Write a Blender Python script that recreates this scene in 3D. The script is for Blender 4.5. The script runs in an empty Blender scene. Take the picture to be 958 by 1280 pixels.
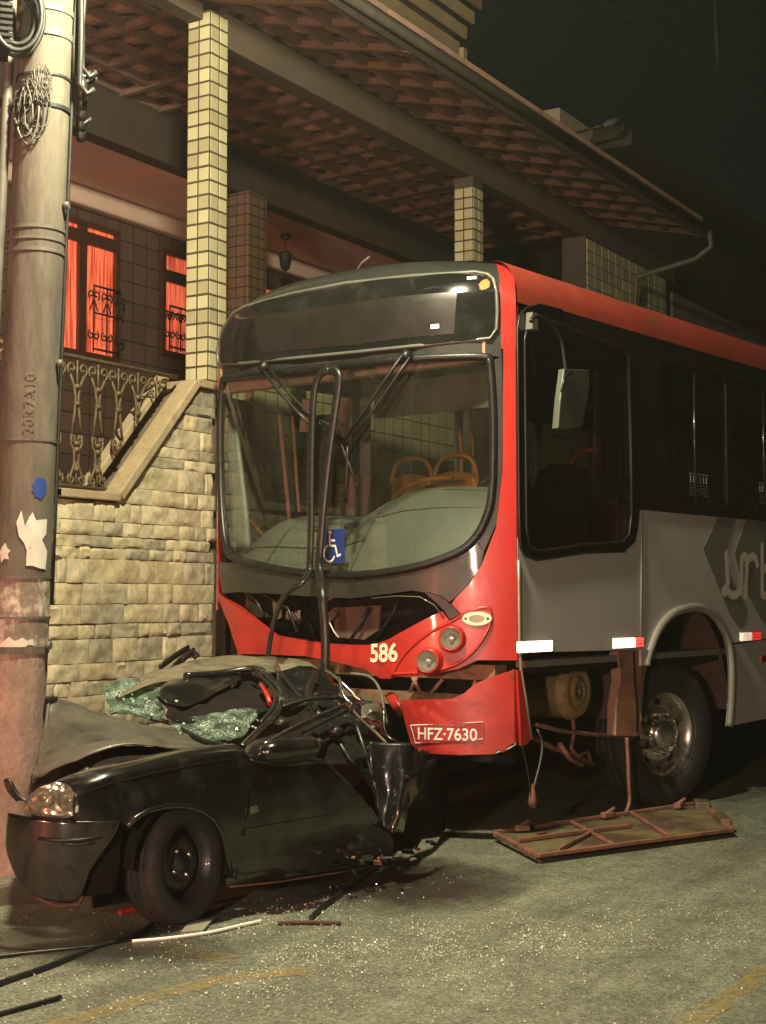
import bpy, bmesh, math, random
from mathutils import Vector, Matrix, noise
from mathutils.geometry import tessellate_polygon

R = math.radians
scene = bpy.context.scene
col = scene.collection

# ------------------------------------------------------------------ camera
cam = bpy.data.cameras.new('camera')
cam.sensor_fit = 'VERTICAL'; cam.sensor_height = 36.0; cam.lens = 1800 / 1280 * 36
cam.clip_start = 0.1; cam.clip_end = 800
camo = bpy.data.objects.new('camera', cam); col.objects.link(camo)
camo.location = (0, 0, 1.43)
camo.rotation_euler = (R(90) + math.atan(108 / 1800), 0, R(31.7))
scene.camera = camo

# ------------------------------------------------------------------ night sky, moon-weak sun, street lamp and added lamps (in their builders)
world = bpy.data.worlds.new('World'); scene.world = world; world.use_nodes = True
wn = world.node_tree.nodes; wl = world.node_tree.links
bgn = wn['Background']
sky = wn.new('ShaderNodeTexSky'); sky.sky_type = 'NISHITA'; sky.sun_disc = False
sky.sun_elevation = R(8); sky.sun_rotation = R(150)
hsv = wn.new('ShaderNodeMix'); hsv.data_type = 'RGBA'; hsv.blend_type = 'MULTIPLY'; hsv.inputs[0].default_value = 1
hsv.inputs[7].default_value = (1.0, .90, 0.58, 1)      # town glow: the night air is greenish grey, not blue
wl.new(sky.outputs[0], hsv.inputs[6]); wl.new(hsv.outputs[2], bgn.inputs[0])
bgn.inputs[1].default_value = 0.0018
sun = bpy.data.lights.new('moon', 'SUN'); sun.energy = 0.02; sun.angle = R(10); sun.color = (1, .85, .7)
suno = bpy.data.objects.new('moon', sun); col.objects.link(suno); suno.rotation_euler = (R(55), 0, R(30))
LAMP_POWER = 1800
FILL_LAMP_POWER = 1450
RED_LAMP_POWER = 900
vs = scene.view_settings
vs.view_transform = 'Standard'; vs.look = 'None'; vs.exposure = 0.0; vs.gamma = 1.0; vs.use_curve_mapping = False
scene.cycles.max_bounces = 8; scene.cycles.transparent_max_bounces = 24
scene.cycles.use_denoising = True
scene.cycles.sample_clamp_indirect = 4.0

# ------------------------------------------------------------------ helpers
rnd = random.Random(7)

def tag(o, label=None, cat=None, group=None, kind=None):
    if label: o['label'] = label
    if cat: o['category'] = cat
    if group: o['group'] = group
    if kind: o['kind'] = kind
    return o

def empty(name, loc=(0, 0, 0), rz=0.0):
    o = bpy.data.objects.new(name, None); col.objects.link(o)
    o.location = loc; o.rotation_euler = (0, 0, rz); o.empty_display_size = .2
    return o

def link(name, me, m, parent=None, smooth=False):
    o = bpy.data.objects.new(name, me); col.objects.link(o)
    if m is not None and not me.materials: me.materials.append(m)
    if parent is not None: o.parent = parent
    if smooth:
        for p in me.polygons: p.use_smooth = True
    return o

def bevel(o, w=.006, seg=2):
    b = o.modifiers.new('bevel', 'BEVEL'); b.width = w; b.segments = seg; b.limit_method = 'ANGLE'; b.angle_limit = R(40)
    return o

class MB:
    """collects shapes, builds ONE mesh object"""
    def __init__(s): s.v = []; s.f = []; s.sm = []
    def add(s, vs_, fs, smooth=False):
        n = len(s.v); s.v += [tuple(p) for p in vs_]
        s.f += [tuple(i + n for i in f) for f in fs]; s.sm += [smooth] * len(fs)
        return s
    def box(s, c, d, M=None):
        x, y, z = d[0] / 2, d[1] / 2, d[2] / 2
        P = [Vector((a, b, e)) for e in (-z, z) for b in (-y, y) for a in (-x, x)]
        if M is not None: P = [M @ p for p in P]
        P = [p + Vector(c) for p in P]
        return s.add(P, [(0, 2, 3, 1), (4, 5, 7, 6), (0, 1, 5, 4), (2, 6, 7, 3), (0, 4, 6, 2), (1, 3, 7, 5)])
    def span(s, a, b):
        return s.box([(p + q) / 2 for p, q in zip(a, b)], [abs(q - p) for p, q in zip(a, b)])
    def tube(s, pts, r, n=8, cap=True, flat=1.0, upv=None):
        pts = [Vector(p) for p in pts]; rs = r if isinstance(r, (list, tuple)) else [r] * len(pts)
        k0 = len(s.v); prev = None
        for i, p in enumerate(pts):
            d = (pts[min(i + 1, len(pts) - 1)] - pts[max(i - 1, 0)])
            if d.length < 1e-9: d = Vector((0, 0, 1))
            d.normalize()
            if prev is None:
                u = Vector(upv) if upv else (Vector((0, 0, 1)) if abs(d.z) < .9 else Vector((1, 0, 0)))
            else: u = prev
            u = (u - d * u.dot(d))
            if u.length < 1e-6: u = d.orthogonal()
            u.normalize(); prev = u; w = d.cross(u)
            for j in range(n):
                a = 2 * math.pi * j / n
                s.v.append(tuple(p + u * math.cos(a) * rs[i] + w * math.sin(a) * rs[i] * flat))
        for i in range(len(pts) - 1):
            for j in range(n):
                a = k0 + i * n + j; b = k0 + i * n + (j + 1) % n
                s.f.append((a, b, b + n, a + n)); s.sm.append(True)
        if cap:
            s.f.append(tuple(k0 + j for j in reversed(range(n)))); s.sm.append(False)
            e = k0 + (len(pts) - 1) * n
            s.f.append(tuple(e + j for j in range(n))); s.sm.append(False)
        return s
    def lathe(s, prof, n=24, M=None):
        """prof: (radius, height) revolved round local z, M places it"""
        k0 = len(s.v)
        for (r, h) in prof:
            for j in range(n):
                a = 2 * math.pi * j / n; p = Vector((r * math.cos(a), r * math.sin(a), h))
                s.v.append(tuple(M @ p if M is not None else p))
        for i in range(len(prof) - 1):
            for j in range(n):
                a = k0 + i * n + j; b = k0 + i * n + (j + 1) % n
                s.f.append((a, b, b + n, a + n)); s.sm.append(True)
        return s
    def prism(s, poly, fn0, fn1):
        """poly of 2-D points, fn0/fn1 map a point to the two caps"""
        n = len(poly); a = [fn0(*p) for p in poly]; b = [fn1(*p) for p in poly]
        tris = tessellate_polygon([[Vector((p[0], p[1], 0)) for p in poly]])
        s.add(a + b, [tuple(t) for t in tris] + [tuple(i + n for i in reversed(t)) for t in tris] +
              [(i, (i + 1) % n, (i + 1) % n + n, i + n) for i in range(n)])
        return s
    def build(s, name, m, parent=None):
        me = bpy.data.meshes.new(name); me.from_pydata(s.v, [], s.f)
        me.polygons.foreach_set('use_smooth', s.sm); me.update()
        bm = bmesh.new(); bm.from_mesh(me); bmesh.ops.recalc_face_normals(bm, faces=bm.faces); bm.to_mesh(me); bm.free()
        return link(name, me, m, parent)

def axis_mat(origin, d, spin=0):
    """matrix that takes local +z to direction d at origin"""
    return Matrix.Translation(Vector(origin)) @ Vector(d).to_track_quat('Z', 'Y').to_matrix().to_4x4() @ Matrix.Rotation(spin, 4, 'Z')

def crom(P, n):
    """Catmull-Rom through P, n samples per span"""
    P = [Vector(p) for p in P]; out = []
    for i in range(len(P) - 1):
        a, b, c, d = P[max(i - 1, 0)], P[i], P[i + 1], P[min(i + 2, len(P) - 1)]
        for k in range(n):
            t = k / n
            out.append(.5 * ((2 * b) + (c - a) * t + (2 * a - 5 * b + 4 * c - d) * t * t + (3 * b - a - 3 * c + d) * t ** 3))
    out.append(P[-1]); return out

def sheet(name, rows, m, parent=None, nu=5, nv=5, amp=0.0, freq=6.0, thick=.004, seed=0, smooth=True, crease=0.0):
    """a bent sheet through rows of control points, crumpled by noise, with thickness"""
    rr = [crom(r, nu) for r in rows]; nc = len(rr[0])
    cols = [crom([r[j] for r in rr], nv) for j in range(nc)]
    nr = len(cols[0]); V = []
    for i in range(nr):
        for j in range(nc):
            p = cols[j][i].copy()
            if amp:
                q = p * freq + Vector((seed * 3.1, seed * 1.7, seed))
                p += noise.noise_vector(q) * amp + noise.noise_vector(q * 2.7) * amp * .4
            if crease:
                q = p * freq * .8 + Vector((seed, 9, 2))
                p += Vector((0, 0, 1)) * (abs(noise.noise(q)) - .2) * crease
            V.append(p)
    F = [(i * nc + j, i * nc + j + 1, (i + 1) * nc + j + 1, (i + 1) * nc + j) for i in range(nr - 1) for j in range(nc - 1)]
    me = bpy.data.meshes.new(name); me.from_pydata([tuple(v) for v in V], [], F); me.update()
    o = link(name, me, m, parent, smooth)
    if thick:
        s = o.modifiers.new('solid', 'SOLIDIFY'); s.thickness = thick; s.offset = 0
    return o

def mesh_patch(poly, fn, cuts_u, cuts_v, depth):
    """polygon in (u,v), cut by a grid, mapped by fn(u,v,offset) and given depth"""
    bm = bmesh.new()
    vs_ = [bm.verts.new((p[0], p[1], 0)) for p in poly]
    for t in tessellate_polygon([[Vector((p[0], p[1], 0)) for p in poly]]):
        try: bm.faces.new([vs_[i] for i in t])
        except ValueError: pass
    def cut(co, no):
        bmesh.ops.bisect_plane(bm, geom=bm.verts[:] + bm.edges[:] + bm.faces[:], dist=1e-5, plane_co=co, plane_no=no)
    us = [p[0] for p in poly]; vv = [p[1] for p in poly]
    if cuts_u:
        a = math.ceil(min(us) / cuts_u) * cuts_u
        while a < max(us): cut((a, 0, 0), (1, 0, 0)); a += cuts_u
    if cuts_v:
        a = math.ceil(min(vv) / cuts_v) * cuts_v
        while a < max(vv): cut((0, a, 0), (0, 1, 0)); a += cuts_v
    bmesh.ops.recalc_face_normals(bm, faces=bm.faces)
    if depth:
        r = bmesh.ops.extrude_face_region(bm, geom=bm.faces[:])
        for g_ in r['geom']:
            if isinstance(g_, bmesh.types.BMVert): g_.co.z = -depth
    for v in bm.verts: v.co = fn(v.co.x, v.co.y, v.co.z)
    bmesh.ops.recalc_face_normals(bm, faces=bm.faces)
    return bm

def patch(name, poly, fn, m, parent, cu=.06, cv=.12, depth=.01, smooth=True):
    bm = mesh_patch(poly, fn, cu, cv, depth)
    me = bpy.data.meshes.new(name); bm.to_mesh(me); bm.free()
    o = link(name, me, m, parent)
    if smooth:
        me.polygons.foreach_set('use_smooth', [True] * len(me.polygons))
        try: me.set_sharp_from_angle(angle=R(35))
        except Exception: pass
    return o

def text_mesh(txt, size, align='CENTER', squeeze=1.0, bold=0.0, spacing=1.0):
    cu = bpy.data.curves.new('lettering', 'FONT'); cu.body = txt; cu.size = size; cu.align_x = align; cu.align_y = 'CENTER'
    cu.offset = bold; cu.space_character = spacing
    o = bpy.data.objects.new('lettering_tmp', cu); col.objects.link(o)
    dg = bpy.context.evaluated_depsgraph_get(); me = bpy.data.meshes.new_from_object(o.evaluated_get(dg))
    bpy.data.objects.remove(o); bpy.data.curves.remove(cu)
    for v in me.vertices: v.co.x *= squeeze
    return me

def stroke(pts, w, n=10):
    """flat rounded ribbon outline along pts -> list of quads and discs as polygons"""
    polys = []
    for a, b in zip(pts, pts[1:]):
        a = Vector(a[:2]); b = Vector(b[:2]); d = (b - a)
        if d.length < 1e-6: continue
        d.normalize(); k = Vector((-d.y, d.x)) * w / 2
        polys.append([a + k, a - k, b - k, b + k])
    for p in pts:
        polys.append([Vector(p[:2]) + Vector((math.cos(2 * math.pi * i / n), math.sin(2 * math.pi * i / n))) * w / 2 for i in range(n)])
    return polys

# ------------------------------------------------------------------ materials
MATS = {}
def M(name, c, rough=.6, metal=0.0, var=.25, scale=6.0, bump=0.0, bscale=30.0, coat=0.0, c2=None, c2amt=.5, c2scale=3.0, spec=.5, stretch=(1, 1, 1), rvar=.15, detail=6):
    m = bpy.data.materials.new(name); m.use_nodes = True
    nt = m.node_tree; N = nt.nodes; K = nt.links; b = N['Principled BSDF']
    tc = N.new('ShaderNodeTexCoord'); mp = N.new('ShaderNodeMapping'); mp.inputs['Scale'].default_value = stretch
    K.new(tc.outputs['Object'], mp.inputs[0])
    n1 = N.new('ShaderNodeTexNoise'); n1.inputs['Scale'].default_value = scale; n1.inputs['Detail'].default_value = detail; n1.inputs['Roughness'].default_value = .65
    K.new(mp.outputs[0], n1.inputs['Vector'])
    rp = N.new('ShaderNodeValToRGB'); e = rp.color_ramp.elements
    e[0].position = .28; e[1].position = .72
    e[0].color = tuple(x * (1 - var) for x in c) + (1,); e[1].color = tuple(min(1, x * (1 + var)) for x in c) + (1,)
    K.new(n1.outputs[0], rp.inputs[0]); out = rp.outputs[0]
    if c2 is not None:
        n2 = N.new('ShaderNodeTexNoise'); n2.inputs['Scale'].default_value = c2scale; n2.inputs['Detail'].default_value = 8; n2.inputs['Roughness'].default_value = .7
        K.new(mp.outputs[0], n2.inputs['Vector'])
        r2 = N.new('ShaderNodeValToRGB'); r2.color_ramp.elements[0].position = 1 - c2amt - .06; r2.color_ramp.elements[1].position = 1 - c2amt + .08
        K.new(n2.outputs[0], r2.inputs[0])
        mx = N.new('ShaderNodeMix'); mx.data_type = 'RGBA'; K.new(r2.outputs[0], mx.inputs[0]); K.new(out, mx.inputs[6]); mx.inputs[7].default_value = tuple(c2) + (1,)
        out = mx.outputs[2]
    K.new(out, b.inputs['Base Color'])
    mr = N.new('ShaderNodeMapRange'); mr.inputs[3].default_value = max(.02, rough - rvar); mr.inputs[4].default_value = min(1, rough + rvar)
    n3 = N.new('ShaderNodeTexNoise'); n3.inputs['Scale'].default_value = scale * 1.9; n3.inputs['Detail'].default_value = 5
    K.new(mp.outputs[0], n3.inputs['Vector']); K.new(n3.outputs[0], mr.inputs[0]); K.new(mr.outputs[0], b.inputs['Roughness'])
    b.inputs['Metallic'].default_value = metal
    b.inputs['Specular IOR Level'].default_value = spec
    if coat: b.inputs['Coat Weight'].default_value = coat; b.inputs['Coat Roughness'].default_value = .06
    if bump:
        nb = N.new('ShaderNodeTexNoise'); nb.inputs['Scale'].default_value = bscale; nb.inputs['Detail'].default_value = 6
        K.new(mp.outputs[0], nb.inputs['Vector'])
        bp = N.new('ShaderNodeBump'); bp.inputs['Strength'].default_value = min(1, bump); bp.inputs['Distance'].default_value = .01
        K.new(nb.outputs[0], bp.inputs['Height']); K.new(bp.outputs[0], b.inputs['Normal'])
    MATS[name] = m
    return m

def glass(name, tint=(.8, .9, .85), rough=.03, dirt=.1, dirtcol=(.3, .3, .25), ior=1.5, dscale=5):
    m = bpy.data.materials.new(name); m.use_nodes = True
    nt = m.node_tree; N = nt.nodes; K = nt.links; N.remove(N['Principled BSDF']); out = N['Material Output']
    tr = N.new('ShaderNodeBsdfTransparent'); tr.inputs[0].default_value = tuple(tint) + (1,)
    gl = N.new('ShaderNodeBsdfGlossy'); gl.inputs['Roughness'].default_value = rough
    lw = N.new('ShaderNodeLayerWeight'); lw.inputs[0].default_value = .5      # Schlick fresnel, same from both sides of a thin pane
    p5 = N.new('ShaderNodeMath'); p5.operation = 'POWER'; p5.inputs[1].default_value = 5; K.new(lw.outputs['Facing'], p5.inputs[0])
    fr = N.new('ShaderNodeMath'); fr.operation = 'MULTIPLY_ADD'; fr.inputs[1].default_value = .92; fr.inputs[2].default_value = .04; K.new(p5.outputs[0], fr.inputs[0])
    mx = N.new('ShaderNodeMixShader'); K.new(fr.outputs[0], mx.inputs[0]); K.new(tr.outputs[0], mx.inputs[1]); K.new(gl.outputs[0], mx.inputs[2])
    df = N.new('ShaderNodeBsdfDiffuse'); df.inputs[0].default_value = tuple(dirtcol) + (1,)
    tc = N.new('ShaderNodeTexCoord'); n1 = N.new('ShaderNodeTexNoise'); n1.inputs['Scale'].default_value = dscale; n1.inputs['Detail'].default_value = 7
    K.new(tc.outputs['Object'], n1.inputs['Vector'])
    mr = N.new('ShaderNodeMapRange'); mr.inputs[1].default_value = .35; mr.inputs[2].default_value = .8; mr.inputs[3].default_value = dirt * .35; mr.inputs[4].default_value = dirt
    K.new(n1.outputs[0], mr.inputs[0])
    m2 = N.new('ShaderNodeMixShader'); K.new(mr.outputs[0], m2.inputs[0]); K.new(mx.outputs[0], m2.inputs[1]); K.new(df.outputs[0], m2.inputs[2])
    K.new(m2.outputs[0], out.inputs[0])
    MATS[name] = m
    return m

def emit(name, c, s):
    m = bpy.data.materials.new(name); m.use_nodes = True; b = m.node_tree.nodes['Principled BSDF']
    b.inputs['Base Color'].default_value = tuple(c) + (1,); b.inputs['Emission Color'].default_value = tuple(c) + (1,); b.inputs['Emission Strength'].default_value = s
    return m

red = M('bus_red_paint', (.44, .024, .018), .32, var=.10, scale=3, coat=.6, bump=.03, bscale=8, c2=(.30, .035, .03), c2amt=.30, c2scale=2.5)
redscuff = M('scuffed_red_paint', (.43, .024, .018), .36, var=.14, scale=4, coat=.4, bump=.05, bscale=14, c2=(.085, .022, .018), c2amt=.36, c2scale=5.5, stretch=(.6, 1, 1.6))
roofred = M('bus_roof_red_paint', (.34, .042, .022), .60, var=.18, scale=2.5, coat=.05, c2=(.24, .05, .032), c2amt=.4, c2scale=2)
busgrey = M('bus_grey_paint', (.47, .455, .42), .45, var=.07, scale=2.2, coat=.2, c2=(.39, .375, .345), c2amt=.33, c2scale=1.8)
busdark = M('bus_dark_cap_paint', (.022, .024, .021), .40, var=.25, scale=3, coat=.3, c2=(.045, .043, .035), c2amt=.34, c2scale=4)
roofgrey = M('bus_roof_grey', (.09, .10, .085), .5, var=.2, scale=3)
chevron = M('bus_livery_dark_grey', (.17, .176, .158), .45, var=.08, scale=3)
letter = M('bus_livery_pale_letter', (.66, .60, .52), .5, var=.1, scale=6)
white = M('white_paint', (.75, .73, .68), .5, var=.1, scale=20)
cream = M('number_paint', (.80, .74, .55), .5, var=.12, scale=30)
black = M('black_plastic', (.012, .012, .011), .42, var=.3, scale=9, bump=.05)
rubber = M('black_rubber', (.010, .011, .010), .38, var=.4, scale=18, bump=.1, bscale=60, c2=(.026, .026, .021), c2amt=.38, c2scale=9)
tyre = M('tyre_rubber', (.016, .015, .014), .8, var=.3, scale=14, bump=.25, bscale=70, c2=(.03, .025, .021), c2amt=.42, c2scale=6)
steel = M('bright_steel', (.62, .58, .52), .28, metal=.9, var=.2, scale=12, c2=(.10, .08, .065), c2amt=.42, c2scale=9)
rust = M('rusty_frame_steel', (.22, .095, .06), .75, var=.35, scale=9, bump=.3, c2=(.09, .045, .03), c2amt=.45, c2scale=5)
pinkrust = M('primer_post_steel', (.36, .17, .115), .7, var=.25, scale=6, bump=.15, c2=(.14, .07, .05), c2amt=.40, c2scale=4)
tankm = M('ochre_tank_paint', (.26, .17, .07), .6, var=.3, scale=7, bump=.15, c2=(.09, .06, .035), c2amt=.45, c2scale=5)
under = M('under_dark', (.012, .010, .009), .9, var=.4, scale=5, bump=.2, spec=.12)
carpaint = M('car_black_paint', (.006, .0065, .0065), .22, var=.25, scale=3, coat=.9, c2=(.026, .025, .021), c2amt=.44, c2scale=3.5, rvar=.10)
cardust = M('car_dusty_hood', (.075, .069, .054), .42, var=.28, scale=5, coat=.1, c2=(.035, .033, .028), c2amt=.45, c2scale=3.0, bump=.06)
carbeige = M('car_dusty_roof', (.17, .145, .095), .55, var=.3, scale=5, c2=(.07, .065, .05), c2amt=.45, c2scale=4)
scraped = M('scraped_black_paint', (.008, .009, .009), .28, var=.3, scale=4, coat=.6, c2=(.26, .24, .20), c2amt=.33, c2scale=16, stretch=(1, .35, 1))
chrome = M('chrome_trim', (.55, .58, .52), .22, metal=1, var=.2, scale=20)
dash = M('dash_grey_green', (.088, .094, .078), .5, var=.14, scale=5, c2=(.06, .064, .053), c2amt=.4, c2scale=3)
wooddark = M('dark_wood', (.06, .035, .022), .8)
orange = M('orange_plastic', (.62, .25, .03), .4, var=.15, scale=5)
pinkcloth = M('pink_curtain', (.22, .10, .09), .9, var=.2, scale=12)
inner = M('bus_interior_lining', (.17, .165, .14), .8, var=.2, scale=4)
pinkpanel = M('interior_pink_panel', (.36, .22, .17), .7, var=.12, scale=5)
blue = M('sign_blue', (.010, .030, .17), .45, var=.1, scale=9)
platered = M('plate_red', (.40, .02, .02), .5, var=.12, scale=14)
lens = glass('lamp_lens', (.75, .75, .70), .05, .12, (.5, .5, .45))
wsglass = glass('windshield_glass', (.93, .96, .93), .02, .035, (.22, .23, .17))
darkglass = glass('tinted_side_glass', (.55, .55, .50), .03, .05, (.10, .10, .08))
destglass = glass('destination_glass', (.28, .30, .27), .03, .05, (.10, .11, .09))
shatter = glass('shattered_green_glass', (.42, .58, .48), .12, .50, (.13, .18, .14), dscale=12)
def crackle(m, scale=70):
    """white crack lines and crushed crumbs over the green pane"""
    nt = m.node_tree; N = nt.nodes; K = nt.links; out = N['Material Output']; src = out.inputs[0].links[0].from_socket
    tc = N.new('ShaderNodeTexCoord'); v = N.new('ShaderNodeTexVoronoi'); v.feature = 'DISTANCE_TO_EDGE'; v.inputs['Scale'].default_value = scale; K.new(tc.outputs['Object'], v.inputs['Vector'])
    lt = N.new('ShaderNodeMapRange'); lt.inputs[1].default_value = .02; lt.inputs[2].default_value = .10; lt.inputs[3].default_value = 1; lt.inputs[4].default_value = 0; K.new(v.outputs['Distance'], lt.inputs[0])
    n = N.new('ShaderNodeTexNoise'); n.inputs['Scale'].default_value = 9; n.inputs['Detail'].default_value = 6; K.new(tc.outputs['Object'], n.inputs['Vector'])
    r = N.new('ShaderNodeMapRange'); r.inputs[1].default_value = .42; r.inputs[2].default_value = .66; K.new(n.outputs[0], r.inputs[0])
    mu = N.new('ShaderNodeMath'); mu.operation = 'MULTIPLY'; K.new(lt.outputs[0], mu.inputs[0]); K.new(r.outputs[0], mu.inputs[1])
    d = N.new('ShaderNodeBsdfPrincipled'); d.inputs['Base Color'].default_value = (.62, .72, .64, 1); d.inputs['Roughness'].default_value = .3
    mx = N.new('ShaderNodeMixShader'); K.new(mu.outputs[0], mx.inputs[0]); K.new(src, mx.inputs[1]); K.new(d.outputs[0], mx.inputs[2]); K.new(mx.outputs[0], out.inputs[0])
crackle(shatter)
concrete = M('pole_concrete', (.112, .097, .072), .85, var=.38, scale=5, bump=.35, bscale=45, c2=(.066, .053, .041), c2amt=.47, c2scale=4, stretch=(1, 1, .22))
pole_red_glow_paint = M('pole_old_paint_red_glow', (.25, .175, .135), .85, var=.4, scale=7, bump=.5, bscale=45, c2=(.42, .34, .27), c2amt=.38, c2scale=12, stretch=(1, 1, .5))  # mottled old paint; its salmon base also carries the red light low down
peeling = M('pole_peeling_paper', (.20, .16, .12), .85, var=.35, scale=8, bump=.4, bscale=40, c2=(.58, .50, .42), c2amt=.47, c2scale=8, stretch=(1, 1, .7))
ivory = M('column_tile_glaze', (.40, .37, .225), .32, var=.05, scale=4, coat=.2)
grout = M('tile_grout', (.055, .042, .028), .9, var=.3, scale=20)
darktile = M('brown_wall_tile', (.085, .050, .036), .45, var=.25, scale=4)
timber = M('roof_timber', (.19, .125, .088), .8, var=.3, scale=4, bump=.2, stretch=(1, 1, 1))
clay = M('clay_roof_tile', (.44, .27, .19), .85, var=.25, scale=7, bump=.25, c2=(.24, .14, .10), c2amt=.42, c2scale=6)
plaster = M('porch_plaster', (.66, .50, .41), .9, var=.10, scale=2, bump=.05)
brownplaster = M('brown_plaster', (.17, .10, .075), .9, var=.2, scale=3, bump=.2)
facade = M('dark_facade', (.10, .07, .05), .9, var=.2, scale=2, bump=.1)
iron = M('wrought_iron_old_paint', (.10, .072, .036), .55, var=.35, scale=18, bump=.2, c2=(.05, .035, .02), c2amt=.45, c2scale=14)
darkiron = M('dark_iron', (.02, .014, .012), .6, var=.2, scale=9)
coping = M('coping_stone', (.33, .26, .16), .8, var=.25, scale=6, bump=.3, c2=(.19, .15, .10), c2amt=.4, c2scale=5)
cable = M('cable_sheath', (.018, .018, .016), .5, var=.4, scale=15)
wirem = M('wire_grey', (.10, .09, .075), .6, var=.3, scale=15)
paper = M('torn_paper', (.58, .54, .47), .85, var=.15, scale=9, c2=(.30, .26, .20), c2amt=.36, c2scale=14)
bluespray = M('blue_spray_paint', (.012, .05, .24), .7, var=.2, scale=9)
curtain_l = emit('lit_red_curtain', (1.0, .13, .05), .75)
def curtain_mat():
    m = bpy.data.materials.new('lit_curtain_folds'); m.use_nodes = True; nt = m.node_tree; b = nt.nodes['Principled BSDF']
    tc = nt.nodes.new('ShaderNodeTexCoord'); w = nt.nodes.new('ShaderNodeTexNoise'); w.inputs['Scale'].default_value = 11; w.inputs['Detail'].default_value = 3
    mp = nt.nodes.new('ShaderNodeMapping'); mp.inputs['Scale'].default_value = (1, 3.5, .15)
    nt.links.new(tc.outputs['Object'], mp.inputs[0]); nt.links.new(mp.outputs[0], w.inputs['Vector'])
    r = nt.nodes.new('ShaderNodeValToRGB'); r.color_ramp.elements[0].position = .38; r.color_ramp.elements[1].position = .62
    r.color_ramp.elements[0].color = (.34, .035, .015, 1); r.color_ramp.elements[1].color = (.95, .17, .075, 1)
    nt.links.new(w.outputs[0], r.inputs[0]); nt.links.new(r.outputs[0], b.inputs['Emission Color']); nt.links.new(r.outputs[0], b.inputs['Base Color'])
    b.inputs['Emission Strength'].default_value = .85; b.inputs['Roughness'].default_value = .9
    return m
curtain_l = curtain_mat()
reflwhite = M('reflective_tape_white', (.92, .88, .82), .35, var=.04, scale=20)
reflred = M('reflective_tape_red', (.75, .03, .03), .35, var=.06, scale=20)
bulbm = emit('lamp_glow', (1.0, .82, .42), 6.0)

def road_mat():
    m = bpy.data.materials.new('worn_asphalt'); m.use_nodes = True; nt = m.node_tree; N = nt.nodes; K = nt.links; b = N['Principled BSDF']
    tc = N.new('ShaderNodeTexCoord')
    def nz(s, d=8, r=.65):
        n = N.new('ShaderNodeTexNoise'); n.inputs['Scale'].default_value = s; n.inputs['Detail'].default_value = d; n.inputs['Roughness'].default_value = r
        K.new(tc.outputs['Object'], n.inputs['Vector']); return n
    big = nz(.55, 5); mid = nz(5, 8); fine = nz(140, 3, .8)
    vor = N.new('ShaderNodeTexVoronoi'); vor.inputs['Scale'].default_value = 95; K.new(tc.outputs['Object'], vor.inputs['Vector'])
    agg = N.new('ShaderNodeMapRange'); agg.inputs[3].default_value = .25; agg.inputs[4].default_value = .75
    sep = N.new('ShaderNodeSeparateColor'); K.new(vor.outputs['Color'], sep.inputs[0]); K.new(sep.outputs[0], agg.inputs[0])
    mps = N.new('ShaderNodeMapping'); mps.inputs['Rotation'].default_value = (0, 0, R(8)); mps.inputs['Scale'].default_value = (2.6, .28, 1); K.new(tc.outputs['Object'], mps.inputs[0])
    stk = N.new('ShaderNodeTexNoise'); stk.inputs['Scale'].default_value = 1.3; stk.inputs['Detail'].default_value = 7; stk.inputs['Roughness'].default_value = .7; K.new(mps.outputs[0], stk.inputs['Vector'])
    r1 = N.new('ShaderNodeValToRGB'); e = r1.color_ramp.elements; e[0].position = .3; e[1].position = .72
    e[0].color = (.112, .120, .086, 1); e[1].color = (.168, .172, .124, 1); K.new(big.outputs[0], r1.inputs[0])
    mx = N.new('ShaderNodeMix'); mx.data_type = 'RGBA'; mx.blend_type = 'OVERLAY'; mx.inputs[0].default_value = .7
    K.new(r1.outputs[0], mx.inputs[6]); K.new(mid.outputs[0], mx.inputs[7])
    m2 = N.new('ShaderNodeMix'); m2.data_type = 'RGBA'; m2.blend_type = 'OVERLAY'; m2.inputs[0].default_value = .95
    K.new(mx.outputs[2], m2.inputs[6]); K.new(fine.outputs[0], m2.inputs[7])
    m3 = N.new('ShaderNodeMix'); m3.data_type = 'RGBA'; m3.blend_type = 'OVERLAY'; m3.inputs[0].default_value = .85; K.new(m2.outputs[2], m3.inputs[6]); K.new(agg.outputs[0], m3.inputs[7])
    m4 = N.new('ShaderNodeMix'); m4.data_type = 'RGBA'; m4.blend_type = 'OVERLAY'; m4.inputs[0].default_value = .8; K.new(m3.outputs[2], m4.inputs[6]); K.new(stk.outputs[0], m4.inputs[7])
    K.new(m4.outputs[2], b.inputs['Base Color'])
    b.inputs['Roughness'].default_value = .72; b.inputs['Specular IOR Level'].default_value = .35
    bp = N.new('ShaderNodeBump'); bp.inputs['Strength'].default_value = .6; bp.inputs['Distance'].default_value = .006
    K.new(vor.outputs['Distance'], bp.inputs['Height'])
    b2 = N.new('ShaderNodeBump'); b2.inputs['Strength'].default_value = .5; b2.inputs['Distance'].default_value = .02
    K.new(mid.outputs[0], b2.inputs['Height']); K.new(bp.outputs[0], b2.inputs['Normal']); K.new(b2.outputs[0], b.inputs['Normal'])
    return m
asphalt = road_mat()
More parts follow.
